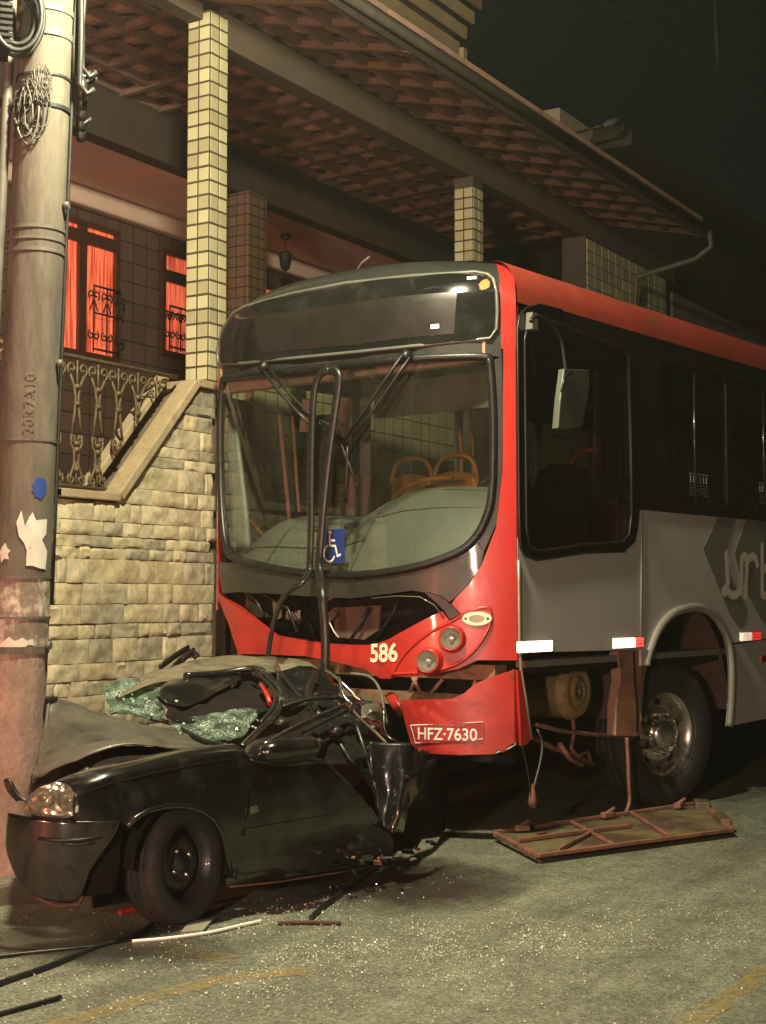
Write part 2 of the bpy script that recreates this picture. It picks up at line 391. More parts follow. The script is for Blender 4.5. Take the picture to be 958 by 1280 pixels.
def worn_yellow():
    m = bpy.data.materials.new('worn_yellow_road_paint'); m.use_nodes = True; nt = m.node_tree; N = nt.nodes; K = nt.links; b = N['Principled BSDF']; out = N['Material Output']
    tc = N.new('ShaderNodeTexCoord'); n = N.new('ShaderNodeTexNoise'); n.inputs['Scale'].default_value = 14; n.inputs['Detail'].default_value = 9; n.inputs['Roughness'].default_value = .75
    K.new(tc.outputs['Object'], n.inputs['Vector'])
    r = N.new('ShaderNodeMapRange'); r.inputs[1].default_value = .38; r.inputs[2].default_value = .62; r.inputs[3].default_value = 0; r.inputs[4].default_value = .55
    K.new(n.outputs[0], r.inputs[0]); b.inputs['Base Color'].default_value = (.34, .23, .05, 1); b.inputs['Roughness'].default_value = .8
    t = N.new('ShaderNodeBsdfTransparent'); mx = N.new('ShaderNodeMixShader')
    K.new(r.outputs[0], mx.inputs[0]); K.new(t.outputs[0], mx.inputs[1]); K.new(b.outputs[0], mx.inputs[2]); K.new(mx.outputs[0], out.inputs[0])
    return m
yellow = worn_yellow()
def stone_mat():
    m = M('split_stone', (.46, .425, .32), .9, var=.28, scale=9, bump=.6, bscale=24, c2=(.31, .28, .20), c2amt=.45, c2scale=6)
    nt = m.node_tree; N = nt.nodes; K = nt.links; b = N['Principled BSDF']
    src = b.inputs['Base Color'].links[0].from_socket
    oi = N.new('ShaderNodeObjectInfo'); r = N.new('ShaderNodeValToRGB'); r.color_ramp.elements[0].color = (.62, .60, .58, 1); r.color_ramp.elements[1].color = (1.2, 1.15, 1.05, 1)
    e = r.color_ramp.elements.new(.35); e.color = (.95, .92, .86, 1); e = r.color_ramp.elements.new(.75); e.color = (1.05, .96, .78, 1)
    K.new(oi.outputs['Random'], r.inputs[0]); mx = N.new('ShaderNodeMix'); mx.data_type = 'RGBA'; mx.blend_type = 'MULTIPLY'; mx.inputs[0].default_value = 1
    K.new(src, mx.inputs[6]); K.new(r.outputs[0], mx.inputs[7]); K.new(mx.outputs[2], b.inputs['Base Color'])
    return m
stone = stone_mat()
for m_, lo, hi in ((ivory, .78, 1.18), (clay, .6, 1.3)):
    nt = m_.node_tree; b = nt.nodes['Principled BSDF']; src = b.inputs['Base Color'].links[0].from_socket
    oi = nt.nodes.new('ShaderNodeObjectInfo'); r = nt.nodes.new('ShaderNodeValToRGB')
    r.color_ramp.elements[0].color = (lo, lo, lo, 1); r.color_ramp.elements[1].color = (hi, hi, hi, 1)
    mx = nt.nodes.new('ShaderNodeMix'); mx.data_type = 'RGBA'; mx.blend_type = 'MULTIPLY'; mx.inputs[0].default_value = 1
    nt.links.new(oi.outputs['Random'], r.inputs[0]); nt.links.new(src, mx.inputs[6]); nt.links.new(r.outputs[0], mx.inputs[7]); nt.links.new(mx.outputs[2], b.inputs['Base Color'])

def prism_tape(name, c):
    m = bpy.data.materials.new(name); m.use_nodes = True; b = m.node_tree.nodes['Principled BSDF']
    b.inputs['Base Color'].default_value = c + (1,); b.inputs['Metallic'].default_value = .8; b.inputs['Roughness'].default_value = .26
    return m
reflwhite = prism_tape('reflective_tape_white', (.95, .90, .84)); reflred = prism_tape('reflective_tape_red', (.90, .05, .05))

# ================================================================== SETTING: road, pavement
mb = MB(); nX, nY = 60, 60
X0, X1, Y0, Y1 = -120, 120, -90, 150
o = MB().add([(X0, Y0, 0), (X1, Y0, 0), (X1, Y1, 0), (X0, Y1, 0)], [(0, 1, 2, 3)]).build('road', asphalt)
tag(o, 'worn grey green asphalt road strewn with glass', 'road', kind='structure'); road = o
pavem = M('pavement_cement', (.17, .135, .10), .9, var=.25, scale=3, bump=.3, c2=(.10, .08, .06), c2amt=.4, c2scale=4)
o = MB().span((-6.9, -20, -.05), (-5.22, 6.55, .10)).build('pavement', pavem); bevel(o, .015)
tag(o, 'low cement pavement under the stone wall', 'pavement', kind='structure'); pave = o
o = MB().span((-6.9, 6.56, -.05), (-5.6, 30, .012)).build('pavement', pavem)
tag(o, 'flush cement apron under the far side of the bus', 'pavement', kind='structure')
y = -3.0
while y < 6.5:
    l = min(.92, 6.54 - y)
    k = MB().span((-5.215, y, -.05), (-5.08, y + l - .012, .105)).build('kerb_stone', pavem, pave); bevel(k, .02); y += .93

def ribbon(pts, w, z, seed=0, n=6):
    P = crom([(p[0], p[1], z) for p in pts], n); V = []
    for i, p in enumerate(P):
        d = P[min(i + 1, len(P) - 1)] - P[max(i - 1, 0)]; d.normalize(); k = Vector((-d.y, d.x, 0))
        ww = w * (1 + .25 * noise.noise(p * 5 + Vector((seed, 0, 0)))) / 2
        V += [tuple(p + k * ww), tuple(p - k * ww)]
    F = [(2 * i, 2 * i + 1, 2 * i + 3, 2 * i + 2) for i in range(len(P) - 1)]
    return V, F
for i, (pts, w) in enumerate([
        ([(-3.524, 3.506), (-3.481, 3.904), (-3.442, 4.184), (-3.369, 4.426), (-3.178, 4.654)], .10),
        ([(-4.333, 4.217), (-4.228, 4.518), (-3.912, 4.601), (-3.558, 4.621)], .12),
        ([(-1.72, 4.62), (-1.719, 4.746), (-1.709, 5.118), (-1.691, 5.517), (-1.667, 6.004)], .10)]):
    v, f = ribbon(pts, w, .004, i); MB().add(v, f).build('yellow_line', yellow, road)

def stain_mat():
    m = bpy.data.materials.new('fluid_stain'); m.use_nodes = True; nt = m.node_tree; N = nt.nodes; K = nt.links; b = N['Principled BSDF']; out = N['Material Output']
    tc = N.new('ShaderNodeTexCoord'); n = N.new('ShaderNodeTexNoise'); n.inputs['Scale'].default_value = 2.2; n.inputs['Detail'].default_value = 9; n.inputs['Roughness'].default_value = .7
    g_ = N.new('ShaderNodeTexGradient'); g_.gradient_type = 'SPHERICAL'; mp = N.new('ShaderNodeMapping'); K.new(tc.outputs['Object'], mp.inputs[0]); K.new(mp.outputs[0], g_.inputs[0])
    K.new(tc.outputs['Object'], n.inputs['Vector']); a = N.new('ShaderNodeMath'); a.operation = 'MULTIPLY'; K.new(n.outputs[0], a.inputs[0]); K.new(g_.outputs[0], a.inputs[1])
    r = N.new('ShaderNodeMapRange'); r.inputs[1].default_value = .10; r.inputs[2].default_value = .34; r.inputs[4].default_value = .75; K.new(a.outputs[0], r.inputs[0])
    b.inputs['Base Color'].default_value = (.03, .027, .02, 1); b.inputs['Roughness'].default_value = .35
    t = N.new('ShaderNodeBsdfTransparent'); mx = N.new('ShaderNodeMixShader'); K.new(r.outputs[0], mx.inputs[0]); K.new(t.outputs[0], mx.inputs[1]); K.new(b.outputs[0], mx.inputs[2]); K.new(mx.outputs[0], out.inputs[0])
    return m
stm = stain_mat()
for (cx0, cy0, sx0, sy0, rz0) in ((-3.75, 6.3, .8, 1.0, .4), (-4.2, 4.55, .8, .55, .2)):
    so0 = MB().add([(-1, -1, 0), (1, -1, 0), (1, 1, 0), (-1, 1, 0)], [(0, 1, 2, 3)]).build('fluid_stain', stm, road); so0.location = (cx0, cy0, .008 + .001 * cx0 * .2); so0.scale = (sx0, sy0, 1); so0.rotation_euler = (0, 0, rz0)

# ================================================================== STONE WALL with coping
XW = -6.43
SL = [(7.082, 2.089), (7.869, 2.944)]      # foot and head of the sloping coping (Y, z)
(ya, za), (yb, zb) = SL
def wall_top(y):
    if y <= ya: return za - .03
    if y >= yb: return zb - .03
    return za - .03 + (zb - za) * (y - ya) / (yb - ya)
sw = empty('stone_wall', (XW, 6.8, 0)); tag(sw, 'tall retaining wall of pale split stone behind the wrecked car', 'wall')
WALL_END = 8.10
core = MB()
prof = [(4.2, -.05), (WALL_END, -.05), (WALL_END, zb - .04), (yb, zb - .04), (ya, za - .04), (4.2, za - .04)]
core.prism(prof, lambda a, b: (-.40, a - 6.8, b), lambda a, b: (-.045, a - 6.8, b)); core.build('mortar_core', M('wall_mortar', (.14, .115, .075), .9, var=.3, scale=12), sw)
def stone_mesh(w, h, seed, cutters=()):
    nu, nv = 10, 5; V = []; F = []
    for i in range(nv + 1):
        for j in range(nu + 1):
            u, v = j / nu, i / nv
            e = min(u, 1 - u) * w; g_ = min(v, 1 - v) * h
            edge = min(1, min(e, g_) / .008)
            d = .009 + .007 * edge + .015 * edge * (noise.noise(Vector((u * w * 9, v * h * 12, seed * 3.3))) + .5 * noise.noise(Vector((u * w * 25, v * h * 28, seed * 1.3))))
            jx = .006 * noise.noise(Vector((v * 3, seed, 4 + (u > .5)))) if (j in (0, nu)) else 0
            jz = .006 * noise.noise(Vector((u * w * 8, seed, 9 + (v > .5)))) if (i in (0, nv)) else 0
            V.append((d, u * w + jx, v * h + jz))
    n = len(V)
    F = [(i * (nu + 1) + j, i * (nu + 1) + j + 1, (i + 1) * (nu + 1) + j + 1, (i + 1) * (nu + 1) + j) for i in range(nv) for j in range(nu)]
    ring = [j for j in range(nu + 1)] + [i * (nu + 1) + nu for i in range(1, nv + 1)] + [nv * (nu + 1) + j for j in range(nu - 1, -1, -1)] + [i * (nu + 1) for i in range(nv - 1, 0, -1)]
    V += [(-.05, V[k][1], V[k][2]) for k in ring]
    m_ = len(ring)
    for a in range(m_):
        F.append((ring[a], n + a, n + (a + 1) % m_, ring[(a + 1) % m_]))
    bm = bmesh.new(); vv = [bm.verts.new(p) for p in V]
    for f in F: bm.faces.new([vv[i] for i in f])
    for co, no in cutters:
        bmesh.ops.bisect_plane(bm, geom=bm.verts[:] + bm.edges[:] + bm.faces[:], plane_co=co, plane_no=no, clear_outer=True)
    bmesh.ops.recalc_face_normals(bm, faces=bm.faces)
    me = bpy.data.meshes.new('stone'); bm.to_mesh(me); nf = len(bm.faces); bm.free()
    return me if nf > 3 else None
zz = .10; k = 0; sl_n = Vector((0, -(zb - za), yb - ya)).normalized()
while zz < 2.95:
    h = rnd.choice([.075, .095, .11, .125, .135, .155]); y = 4.25 + rnd.uniform(0, .25)
    while y < WALL_END:
        w = rnd.uniform(.13, .46); 
        if rnd.random() < .12: w *= .55
        w = min(w, WALL_END + rnd.uniform(-.03, .03) - y)
        if w < .05: break
        top_l, top_r = wall_top(y), wall_top(y + w)
        if zz + .03 < max(top_l, top_r) :
            cuts = []
            if y + w > ya - .02 and zz + h > top_l: cuts.append(((0, ya - y, za - .035 - zz), tuple(sl_n)))
            if zz + h > zb - .035: cuts.append(((0, 0, zb - .035 - zz), (0, 0, 1)))
            if y < ya and zz + h > za - .035 and y + w <= ya + .05: cuts.append(((0, 0, za - .035 - zz), (0, 0, 1)))
            me = stone_mesh(w - rnd.uniform(.002, .006), h - rnd.uniform(.002, .006), k, cuts)
            if me is not None:
                so = link('stone', me, stone, sw); so.location = (rnd.uniform(-.010, .006), y - 6.8, zz)
                me.polygons.foreach_set('use_smooth', [True] * len(me.polygons)); me.set_sharp_from_angle(angle=R(38))
        y += w; k += 1
    zz += h
# coping slabs: level run, sloping run, short head under the column
def cop(name, a, b, t=.055, wid=.30, out=.05):
    a = Vector((0, a[0], a[1])); b = Vector((0, b[0], b[1])); d = (b - a); L_ = d.length; ang = math.atan2(d.z, d.y)
    c = (a + b) / 2; m_ = MB().box((0, 0, 0), (wid, L_, t), Matrix.Rotation(ang, 3, 'X'))
    o = m_.build(name, coping, sw); o.location = (out - wid / 2, c.y - 6.8, c.z); bevel(o, .008); return o
for a in (4.6, 5.25, 5.9, 6.48):
    cop('coping_slab', (a, za), (min(a + .64, ya), za))
nsl = 1
for i in range(nsl):
    f0, f1 = i / nsl, (i + 1) / nsl - .006
    cop('coping_slab', (ya + (yb - ya) * f0, za + (zb - za) * f0 + .004), (ya + (yb - ya) * f1, za + (zb - za) * f1 + .004), .06, .16, .055)
    cop('inner_coping', (ya + (yb - ya) * f0 - .10, za + (zb - za) * f0 + .05), (ya + (yb - ya) * f1 - .10, za + (zb - za) * f1 + .05), .05, .10, -.14)
cop('coping_slab', (yb, zb), (WALL_END + .02, zb), .055, .30, .05)
# plain brown pilaster where the stone stops
o = MB().span((-6.9, 8.12, 0), (-6.46, 8.75, 2.90)).build('brown_pilaster', brownplaster); bevel(o, .01)
tag(o, 'plain brown plastered pilaster at the end of the stone wall', 'pilaster')

# ================================================================== BALCONY RAILING
rail = empty('balcony_railing', (XW - .10, 6.8, za)); tag(rail, 'ornate wrought iron balcony railing with scrolled balusters above the stone wall', 'railing')
ztop = 2.985
MB().tube([(0, 5.0 - 6.8, ztop - za), (0, 7.80 - 6.8, ztop - za)], .016, 8).build('top_rail', iron, rail)
MB().tube([(0, 5.0 - 6.8, .06), (0, ya - 6.8 + .03, .06)], .012, 8).build('bottom_rail', iron, rail)
def spiral(cx, cz, r, a0, turns, sgn, n=14):
    return [(0, cx + sgn * r * (1 - .75 * i / n) * math.cos(a0 + 2 * math.pi * turns * i / n), cz + r * (1 - .75 * i / n) * math.sin(a0 + 2 * math.pi * turns * i / n)) for i in range(n + 1)]
def baluster(cut=None):
    m_ = MB(); t = .0095; Ht = ztop - za
    for s in (-1, 1):
        m_.tube(spiral(s * .052, Ht - .075, .042, -1.2, 1.15, s), [t * .9] * 15, 6)
        m_.tube([(0, s * .064, Ht - .115), (0, s * .03, Ht - .18), (0, s * .012, Ht - .26), (0, s * .02, Ht - .36), (0, s * .045, Ht - .50)], t, 6)
        m_.tube([(0, s * .045, Ht - .50), (0, s * .05, Ht - .56), (0, s * .022, Ht - .60), (0, s * .018, .20), (0, s * .05, .13), (0, s * .06, .09)], t, 6)
        m_.tube(spiral(s * .045, .105, .036, 1.0, -1.1, s), [t * .9] * 15, 6)
        m_.tube(spiral(s * .038, Ht - .53, .026, 2.0, 1.1, s), [t * .8] * 15, 6)
    for hz in (Ht - .19, Ht - .30, Ht - .56, Ht - .60, .17):
        m_.lathe([(0, -.02), (.022, -.014), (.028, 0), (.022, .014), (0, .02)], 8, Matrix.Translation((0, 0, hz)))
    m_.tube([(0, 0, Ht - .02), (0, 0, Ht - .2)], t * .8, 6); m_.tube([(0, 0, .06), (0, 0, .22)], t * .8, 6)
    o = m_.build('baluster', iron, rail)
    if cut is not None:
        bm = bmesh.new(); bm.from_mesh(o.data); bmesh.ops.bisect_plane(bm, geom=bm.verts[:] + bm.edges[:] + bm.faces[:], plane_co=cut, plane_no=tuple(sl_n), clear_inner=True)
        bm.to_mesh(o.data); bm.free()
    return o
b0 = None; y = 5.45
while y < 7.75:
    if y < ya - .02:
        if b0 is None: b0 = baluster(); o = b0
        else: o = b0.copy(); col.objects.link(o); o.parent = rail
    else: o = baluster((0, ya - .10 - y, .09))
    o.location = (0, y - 6.8, 0); y += .195

# ================================================================== HOUSE
house = empty('house', (-8, 11, 0)); tag(house, 'dark porch house with tiled columns, timber clay roof and glowing red curtains', 'house')
HO = Vector((8, -11, 0))
def hb(name, a, b, m, parent=house, bev=0):
    o = MB().span([p + q for p, q in zip(a, HO)], [p + q for p, q in zip(b, HO)]).build(name, m, parent)
    if bev: bevel(o, bev)
    return o
def brickmat(name, c1, c2_, mort, w, h, rough=.5, axis=(0, 0, 0)):
    m = bpy.data.materials.new(name); m.use_nodes = True; nt = m.node_tree; N = nt.nodes; K = nt.links; b = N['Principled BSDF']
    tc = N.new('ShaderNodeTexCoord'); sx = N.new('ShaderNodeSeparateXYZ'); cx = N.new('ShaderNodeCombineXYZ'); ad = N.new('ShaderNodeMath')
    K.new(tc.outputs['Object'], sx.inputs[0]); K.new(sx.outputs[0], ad.inputs[0]); K.new(sx.outputs[1], ad.inputs[1]); K.new(ad.outputs[0], cx.inputs[0]); K.new(sx.outputs[2], cx.inputs[1])
    br = N.new('ShaderNodeTexBrick'); br.offset = 0; br.inputs['Scale'].default_value = 1; br.inputs['Mortar Size'].default_value = .006
    br.inputs['Brick Width'].default_value = w; br.inputs['Row Height'].default_value = h
    br.inputs['Color1'].default_value = c1 + (1,); br.inputs['Color2'].default_value = c2_ + (1,); br.inputs['Mortar'].default_value = mort + (1,)
    K.new(cx.outputs[0], br.inputs[0]); K.new(br.outputs[0], b.inputs['Base Color']); b.inputs['Roughness'].default_value = rough
    bp = N.new('ShaderNodeBump'); bp.inputs['Strength'].default_value = .5; bp.inputs['Distance'].default_value = .004; bp.invert = True
    K.new(br.outputs['Fac'], bp.inputs['Height']); K.new(bp.outputs[0], b.inputs['Normal'])
    return m
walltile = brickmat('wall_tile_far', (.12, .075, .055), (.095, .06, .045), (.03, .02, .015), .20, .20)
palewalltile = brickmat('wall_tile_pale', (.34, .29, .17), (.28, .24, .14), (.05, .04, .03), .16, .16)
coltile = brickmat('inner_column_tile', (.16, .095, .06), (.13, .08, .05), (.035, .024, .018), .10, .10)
XB = XW - 3.25
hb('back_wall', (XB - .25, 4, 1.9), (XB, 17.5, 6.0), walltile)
hb('porch_floor', (XB, 4, 1.85), (XW - .42, 17.5, 2.02), facade)
hb('porch_ceiling', (XB, 4, 5.37), (XW - 2.0, 15.2, 5.43), plaster)
hb('crown_moulding', (XB, 4, 5.18), (XB + .14, 15.2, 5.365), plaster, bev=.03)
hb('inner_beam', (XW - 2.08, 4, 5.33), (XW - 1.9, 16.2, 6.06), M('inner_beam_wood', (.045, .030, .023), .85, var=.2, scale=4), bev=.008)
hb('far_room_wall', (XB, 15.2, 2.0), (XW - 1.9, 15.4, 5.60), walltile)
hb('crown_moulding', (XB + .15, 15.04, 5.18), (XW - 2.09, 15.195, 5.365), plaster, bev=.03)
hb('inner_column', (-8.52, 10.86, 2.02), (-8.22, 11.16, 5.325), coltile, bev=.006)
hb('lower_facade', (-6.95, 8.78, 0), (-6.62, 17.5, 3.4), palewalltile)
hb('left_corner_post', (XB + .01, 7.10, 2.02), (XB + .30, 7.35, 5.17), facade)
# tiled columns
def column(y0, z0, z1, n=2, t=.104, step=.104):
    c = empty('column', (XW + HO.x - .104, y0 + .104 + HO.y, z0)); c.parent = house
    W = t * n
    MB().span((-W / 2 + .001, -W / 2 + .001, 0), (W / 2 - .001, W / 2 - .001, z1 - z0)).build('shaft', grout, c)
    rows = int((z1 - z0) / step + .01); g0 = None
    base = MB().box((0, 0, 0), (.008, t - .015, step - .015)).build('tile', ivory, c); bevel(base, .003, 2)
    first = True
    for face in range(4):
        for i in range(n):
            for r_ in range(rows):
                if first: o = base; first = False
                else: o = base.copy(); col.objects.link(o)
                o.parent = c
                a = -W / 2 + t * (i + .5); z = step * (r_ + .5)
                j = rnd.uniform(-.0015, .0015)
                if face == 0: o.location = (W / 2 + j, a, z)
                elif face == 1: o.location = (a, -W / 2 - j, z); o.rotation_euler = (0, 0, -math.pi / 2)
                elif face == 2: o.location = (-W / 2 - j, a, z)
                else: o.location = (a, W / 2 + j, z); o.rotation_euler = (0, 0, math.pi / 2)
                o.rotation_euler.x += rnd.uniform(-.008, .008)
    return c
c1 = column(8.03, 2.985, 5.70)
c2 = column(12.06, 4.35, 5.49)
hb('column_foot', (XW - .205, 12.063, 2.02), (XW - .003, 12.265, 4.349), grout)
# far tiled wall end under the beam
ft = hb('end_wall', (XW - .30, 14.75, 2.02), (XW - .013, 17.30, 5.49), grout)
tb = None
for i in range(12):
    for j in range(9):
        if tb is None: tb = MB().box((0, 0, 0), (.012, .195, .125)).build('tile', ivory, ft); bevel(tb, .003, 1); o = tb
        else: o = tb.copy(); col.objects.link(o); o.parent = ft
        o.location = (XW + HO.x - .008, 14.87 + i * .207 + HO.y, 4.32 + j * .135)
# roof: rafters along X, battens along Y, one clay tile per bay, all under a cover
roof = empty('roof', (0, 0, 0)); roof.parent = house
XE = -5.48; ZB = 5.80
def rz(x):   # underside height of the roof deck
    return ZB - .24 * (x - (XW - .1)) if x > XW - .1 else ZB - .035 * ((XW - .1) - x)
def hp(x, y, z): return (x + HO.x, y + HO.y, z)
hb('beam', (XW - .20, 8.245, 5.49), (XW - .02, 17.6, 5.755), M('beam_plaster', (.085, .060, .042), .85, var=.2, scale=3, bump=.15, c2=(.06, .044, .032), c2amt=.4), roof, .008)
hb('beam', (XW - .205, 4.0, 5.63), (XW - .06, 8.025, 5.755), MATS['beam_plaster'], roof, .008)
ys = [4.2 + .5 * i for i in range(24)]
raft0 = None
for y in ys:
    if raft0 is None:
        m_ = MB()
        xs_ = [XE + .02, XW - .1, XW - 2.1]
        V = []
        for x in xs_:
            for dy in (-.03, .03):
                V += [(x + HO.x, dy, rz(x) + .03), (x + HO.x, dy, rz(x) + .085)]
        m_.add(V, [(0, 1, 3, 2), (0, 4, 5, 1), (4, 8, 9, 5), (2, 3, 7, 6), (6, 7, 11, 10), (0, 2, 6, 4), (4, 6, 10, 8), (1, 5, 7, 3), (5, 9, 11, 7), (8, 10, 11, 9)])
        raft0 = m_.build('rafter', timber, roof); o = raft0
    else: o = raft0.copy(); col.objects.link(o); o.parent = roof
    o.location = (0, y + HO.y, rnd.uniform(-.012, .012))
xb = [XE - .03 - .315 * i for i in range(10)]
for x in xb:
    MB().span(hp(x - .028, 4.1, rz(x) + .036), hp(x + .028, 15.9, rz(x) + .112)).build('batten', timber, roof)
def tile_mesh():
    V = []; n = 7; m2 = 4
    for i in range(m2 + 1):
        for j in range(n + 1):
            a = j / n; hgt = .045 * math.sin(math.pi * 2 * a) * .6
            V.append(((i / m2 - .5) * .36, (a - .5) * .47, hgt - .035 * i / m2))
    F = [(i * (n + 1) + j, i * (n + 1) + j + 1, (i + 1) * (n + 1) + j + 1, (i + 1) * (n + 1) + j) for i in range(m2) for j in range(n)]
    k = len(V); V += [(x, y, z + .016) for x, y, z in V]; F += [tuple(q + k for q in reversed(f)) for f in F]
    e = [j for j in range(n + 1)]; F += [(e[j + 1], e[j], e[j] + k, e[j + 1] + k) for j in range(n)]
    b = m2 * (n + 1); F += [(b + j, b + j + 1, b + j + 1 + k, b + j + k) for j in range(n)]
    me = bpy.data.meshes.new('roof_tile'); me.from_pydata(V, [], F); me.update(); me.materials.append(clay); return me
tm = tile_mesh()
for i, y in enumerate(ys[:-1]):
    for x in [a - .16 for a in xb[:-1]]:
        o = link('roof_tile', tm, None, roof)
        o.location = hp(x, y + .25, rz(x) + .150 + rnd.uniform(-.008, .008))
        o.rotation_euler = (rnd.uniform(-.03, .03), .24 * (1 if x > XW - .1 else -.035 / .24) + rnd.uniform(-.03, .03), rnd.uniform(-.02, .02))
V = [hp(x, y, rz(x) + .23) for x in (XE - .0, XW - .1, XW - 2.1) for y in (4.0, 15.9)]
MB().add(V + [(a, b, c + .05) for a, b, c in V], [(0, 1, 3, 2), (2, 3, 5, 4), (6, 8, 9, 7), (8, 10, 11, 9), (0, 6, 7, 1), (4, 5, 11, 10), (0, 2, 8, 6), (2, 4, 10, 8), (1, 7, 9, 3), (3, 9, 11, 5)]).build('tile_cover', clay, roof)
hb('fascia', (XE + .005, 4.0, rz(XE) + .02), (XE + .030, 15.9, rz(XE) + .20), MATS['inner_beam_wood'], roof, .004)
gz = rz(XE) + .10
gp = MB()
gp.tube([hp(XE + .075, 4.0, gz), hp(XE + .075, 15.95, gz)], .036, 10)
gp.tube([hp(XE + .095, 15.85, gz), hp(XE + .095, 15.9, gz - .18), hp(XE - .10, 15.9, gz - .30), hp(XW + .14, 15.9, gz - .42), hp(XW + .10, 15.9, gz - .9), hp(XW + .10, 15.9, 2.5)], .032, 10)
gp.build('gutter', M('gutter_metal', (.075, .065, .048), .6, var=.3, scale=5, c2=(.05, .04, .03), c2amt=.4), roof)
# lit windows in the back wall
def rect(pts): ys_ = [p[0] for p in pts]; zs = [p[1] for p in pts]; return min(ys_), max(ys_), min(zs), max(zs)
def window(y0, y1, z0, z1, mull, transom, grille):
    w = empty('window', (XB + HO.x, 0, 0)); w.parent = house; w.location = (XB + HO.x, HO.y, 0)
    fr = M('window_wood_%d' % int(y0 * 10), (.06, .022, .014), .5, var=.2, scale=5)
    MB().span((.008, y0, z0), (.012, y1, z1)).build('lit_curtain', curtain_l, w)
    t = .05; f = MB()
    f.span((.013, y0 - t, z0 - t), (.06, y0, z1 + t)); f.span((.013, y1, z0 - t), (.06, y1 + t, z1 + t))
    f.span((.014, y0, z1), (.058, y1, z1 + t)); f.span((.014, y0, z0 - t), (.058, y1, z0))
    f.span((.016, y0, transom - .06), (.056, y1, transom + .06))
    for q in mull: f.span((.015, q - .05, z0), (.054, q + .05, z1))
    f.build('frame', fr, w)
    for (a, b) in grille:
        g_ = MB(); top = z0 + (transom - z0) * .58
        g_.tube([(.11, a, top), (.11, b, top)], .012, 6); g_.tube([(.11, a, z0 + .03), (.11, b, z0 + .03)], .012, 6); g_.tube([(.11, a, z0 + .38), (.11, b, z0 + .38)], .01, 6)
        nn = max(2, int((b - a) / .14)); 
        for i in range(nn + 1):
            yy = a + (b - a) * i / nn; g_.tube([(.11, yy, top), (.11, yy, z0)], .008, 6)
            for s in (-1, 1):
                g_.tube([(.11, p[1] + yy, p[2] + top - .09) for p in spiral(s * .035, 0, .045, -1.2, 1.1, s)], .008, 5)
                g_.tube([(.11, p[1] + yy, p[2] + z0 + .16) for p in spiral(s * .035, 0, .045, 1.2, -1.1, s)], .008, 5)
                g_.tube([(.11, yy + s * .01, top - .15), (.11, yy + s * .055, z0 + .40)], .008, 5)
        g_.build('grille', darkiron, w)
    return w
w1 = [(9.832, 5.001), (10.573, 5.015), (10.536, 3.795)]
y0, y1, z0, z1 = rect(w1); z1 = w1[1][1]
window(y0 - .25, y1, z0, z1, [y0 + (y1 - y0) * .38], 4.904, [(y0 + (y1 - y0) * .5, y1)])
w2 = [(11.323, 4.985), (11.844, 4.988), (11.789, 3.983)]
y0, y1, z0, z1 = rect(w2); z1 = w2[0][1]
window(y0, y1, z0, z1, [], 4.764, [(y0, y1)])
w3 = [(13.013, 4.946), (13.432, 4.948), (13.436, 4.275)]
y0, y1, z0, z1 = rect(w3); z1 = w3[0][1]
window(y0 - .2, y1 + .5, z0, z1, [], z1 - .3, [(y0, y1 + .4)])
# hanging porch lantern
ln = [(-9.0, 12.557, 5.46), (-9.0, 12.558, 5.266), (-9.0, 12.545, 5.062)]
lt = empty('porch_lantern', ln[0]); tag(lt, 'unlit hanging lantern under the porch ceiling', 'lantern')
MB().lathe([(0, .01), (.07, .0), (.03, -.05), (0, -.06)], 12).build('ceiling_rose', darkiron, lt)
MB().tube([(0, 0, .0), (0, 0, -.17)], .006, 6).build('chain', darkiron, lt)
MB().lathe([(0, -.16), (.05, -.18), (.085, -.205), (.08, -.22), (.055, -.36), (.03, -.375), (0, -.40)], 6).build('lantern_body', darkiron, lt)
l0 = ln[0]; MB().tube([(l0[0], l0[1], 5.375), (l0[0], l0[1], l0[2])], .006, 6)
lt.location = (l0[0], l0[1], 5.36)
# upper storey: wall, boarded soffit, tie beam
XU = -6.4
us = [(11.7, 6.605), (12.088, 6.884)]; yu, zu = us[0]
up_ = empty('upper_storey', (0, 0, 0)); up_.parent = house
hb('upper_wall', (-9.5, 3, 6.10), (-7.45, yu - .15, zu), facade, up_)
soff = M('soffit_board', (.30, .22, .12), .75, var=.25, scale=3, bump=.1)
for i in range(5):
    hb('soffit_board', (-7.44 + .21 * i, 3, zu + rnd.uniform(0, .006)), (-7.44 + .21 * i + .185, yu, zu + .03), soff, up_, .004)
for i in range(4): hb('fascia_board', (XU - .02 + .05 * i, 3, zu - .04 + .155 * i), (XU + .015 + .05 * i, yu + .02 + .06 * i, zu + .075 + .155 * i), soff if i < 3 else timber, up_, .006)
hb('fascia_backing', (XU - .06, 3, zu - .04), (XU - .025, yu, zu + .60), MATS['inner_beam_wood'], up_)
hb('upper_roof', (-9.6, 3, zu + .605), (XU + .19, yu + .25, zu + .68), clay, up_)
hb('tie_beam', (-7.5, yu + .01, zu - .10), (XU + .06, yu + .09, zu + .02), soff, up_, .005)
hb('stub_wall', (-7.0, yu - .10, 6.10), (-6.75, yu + .02, zu - .11), plaster, up_)

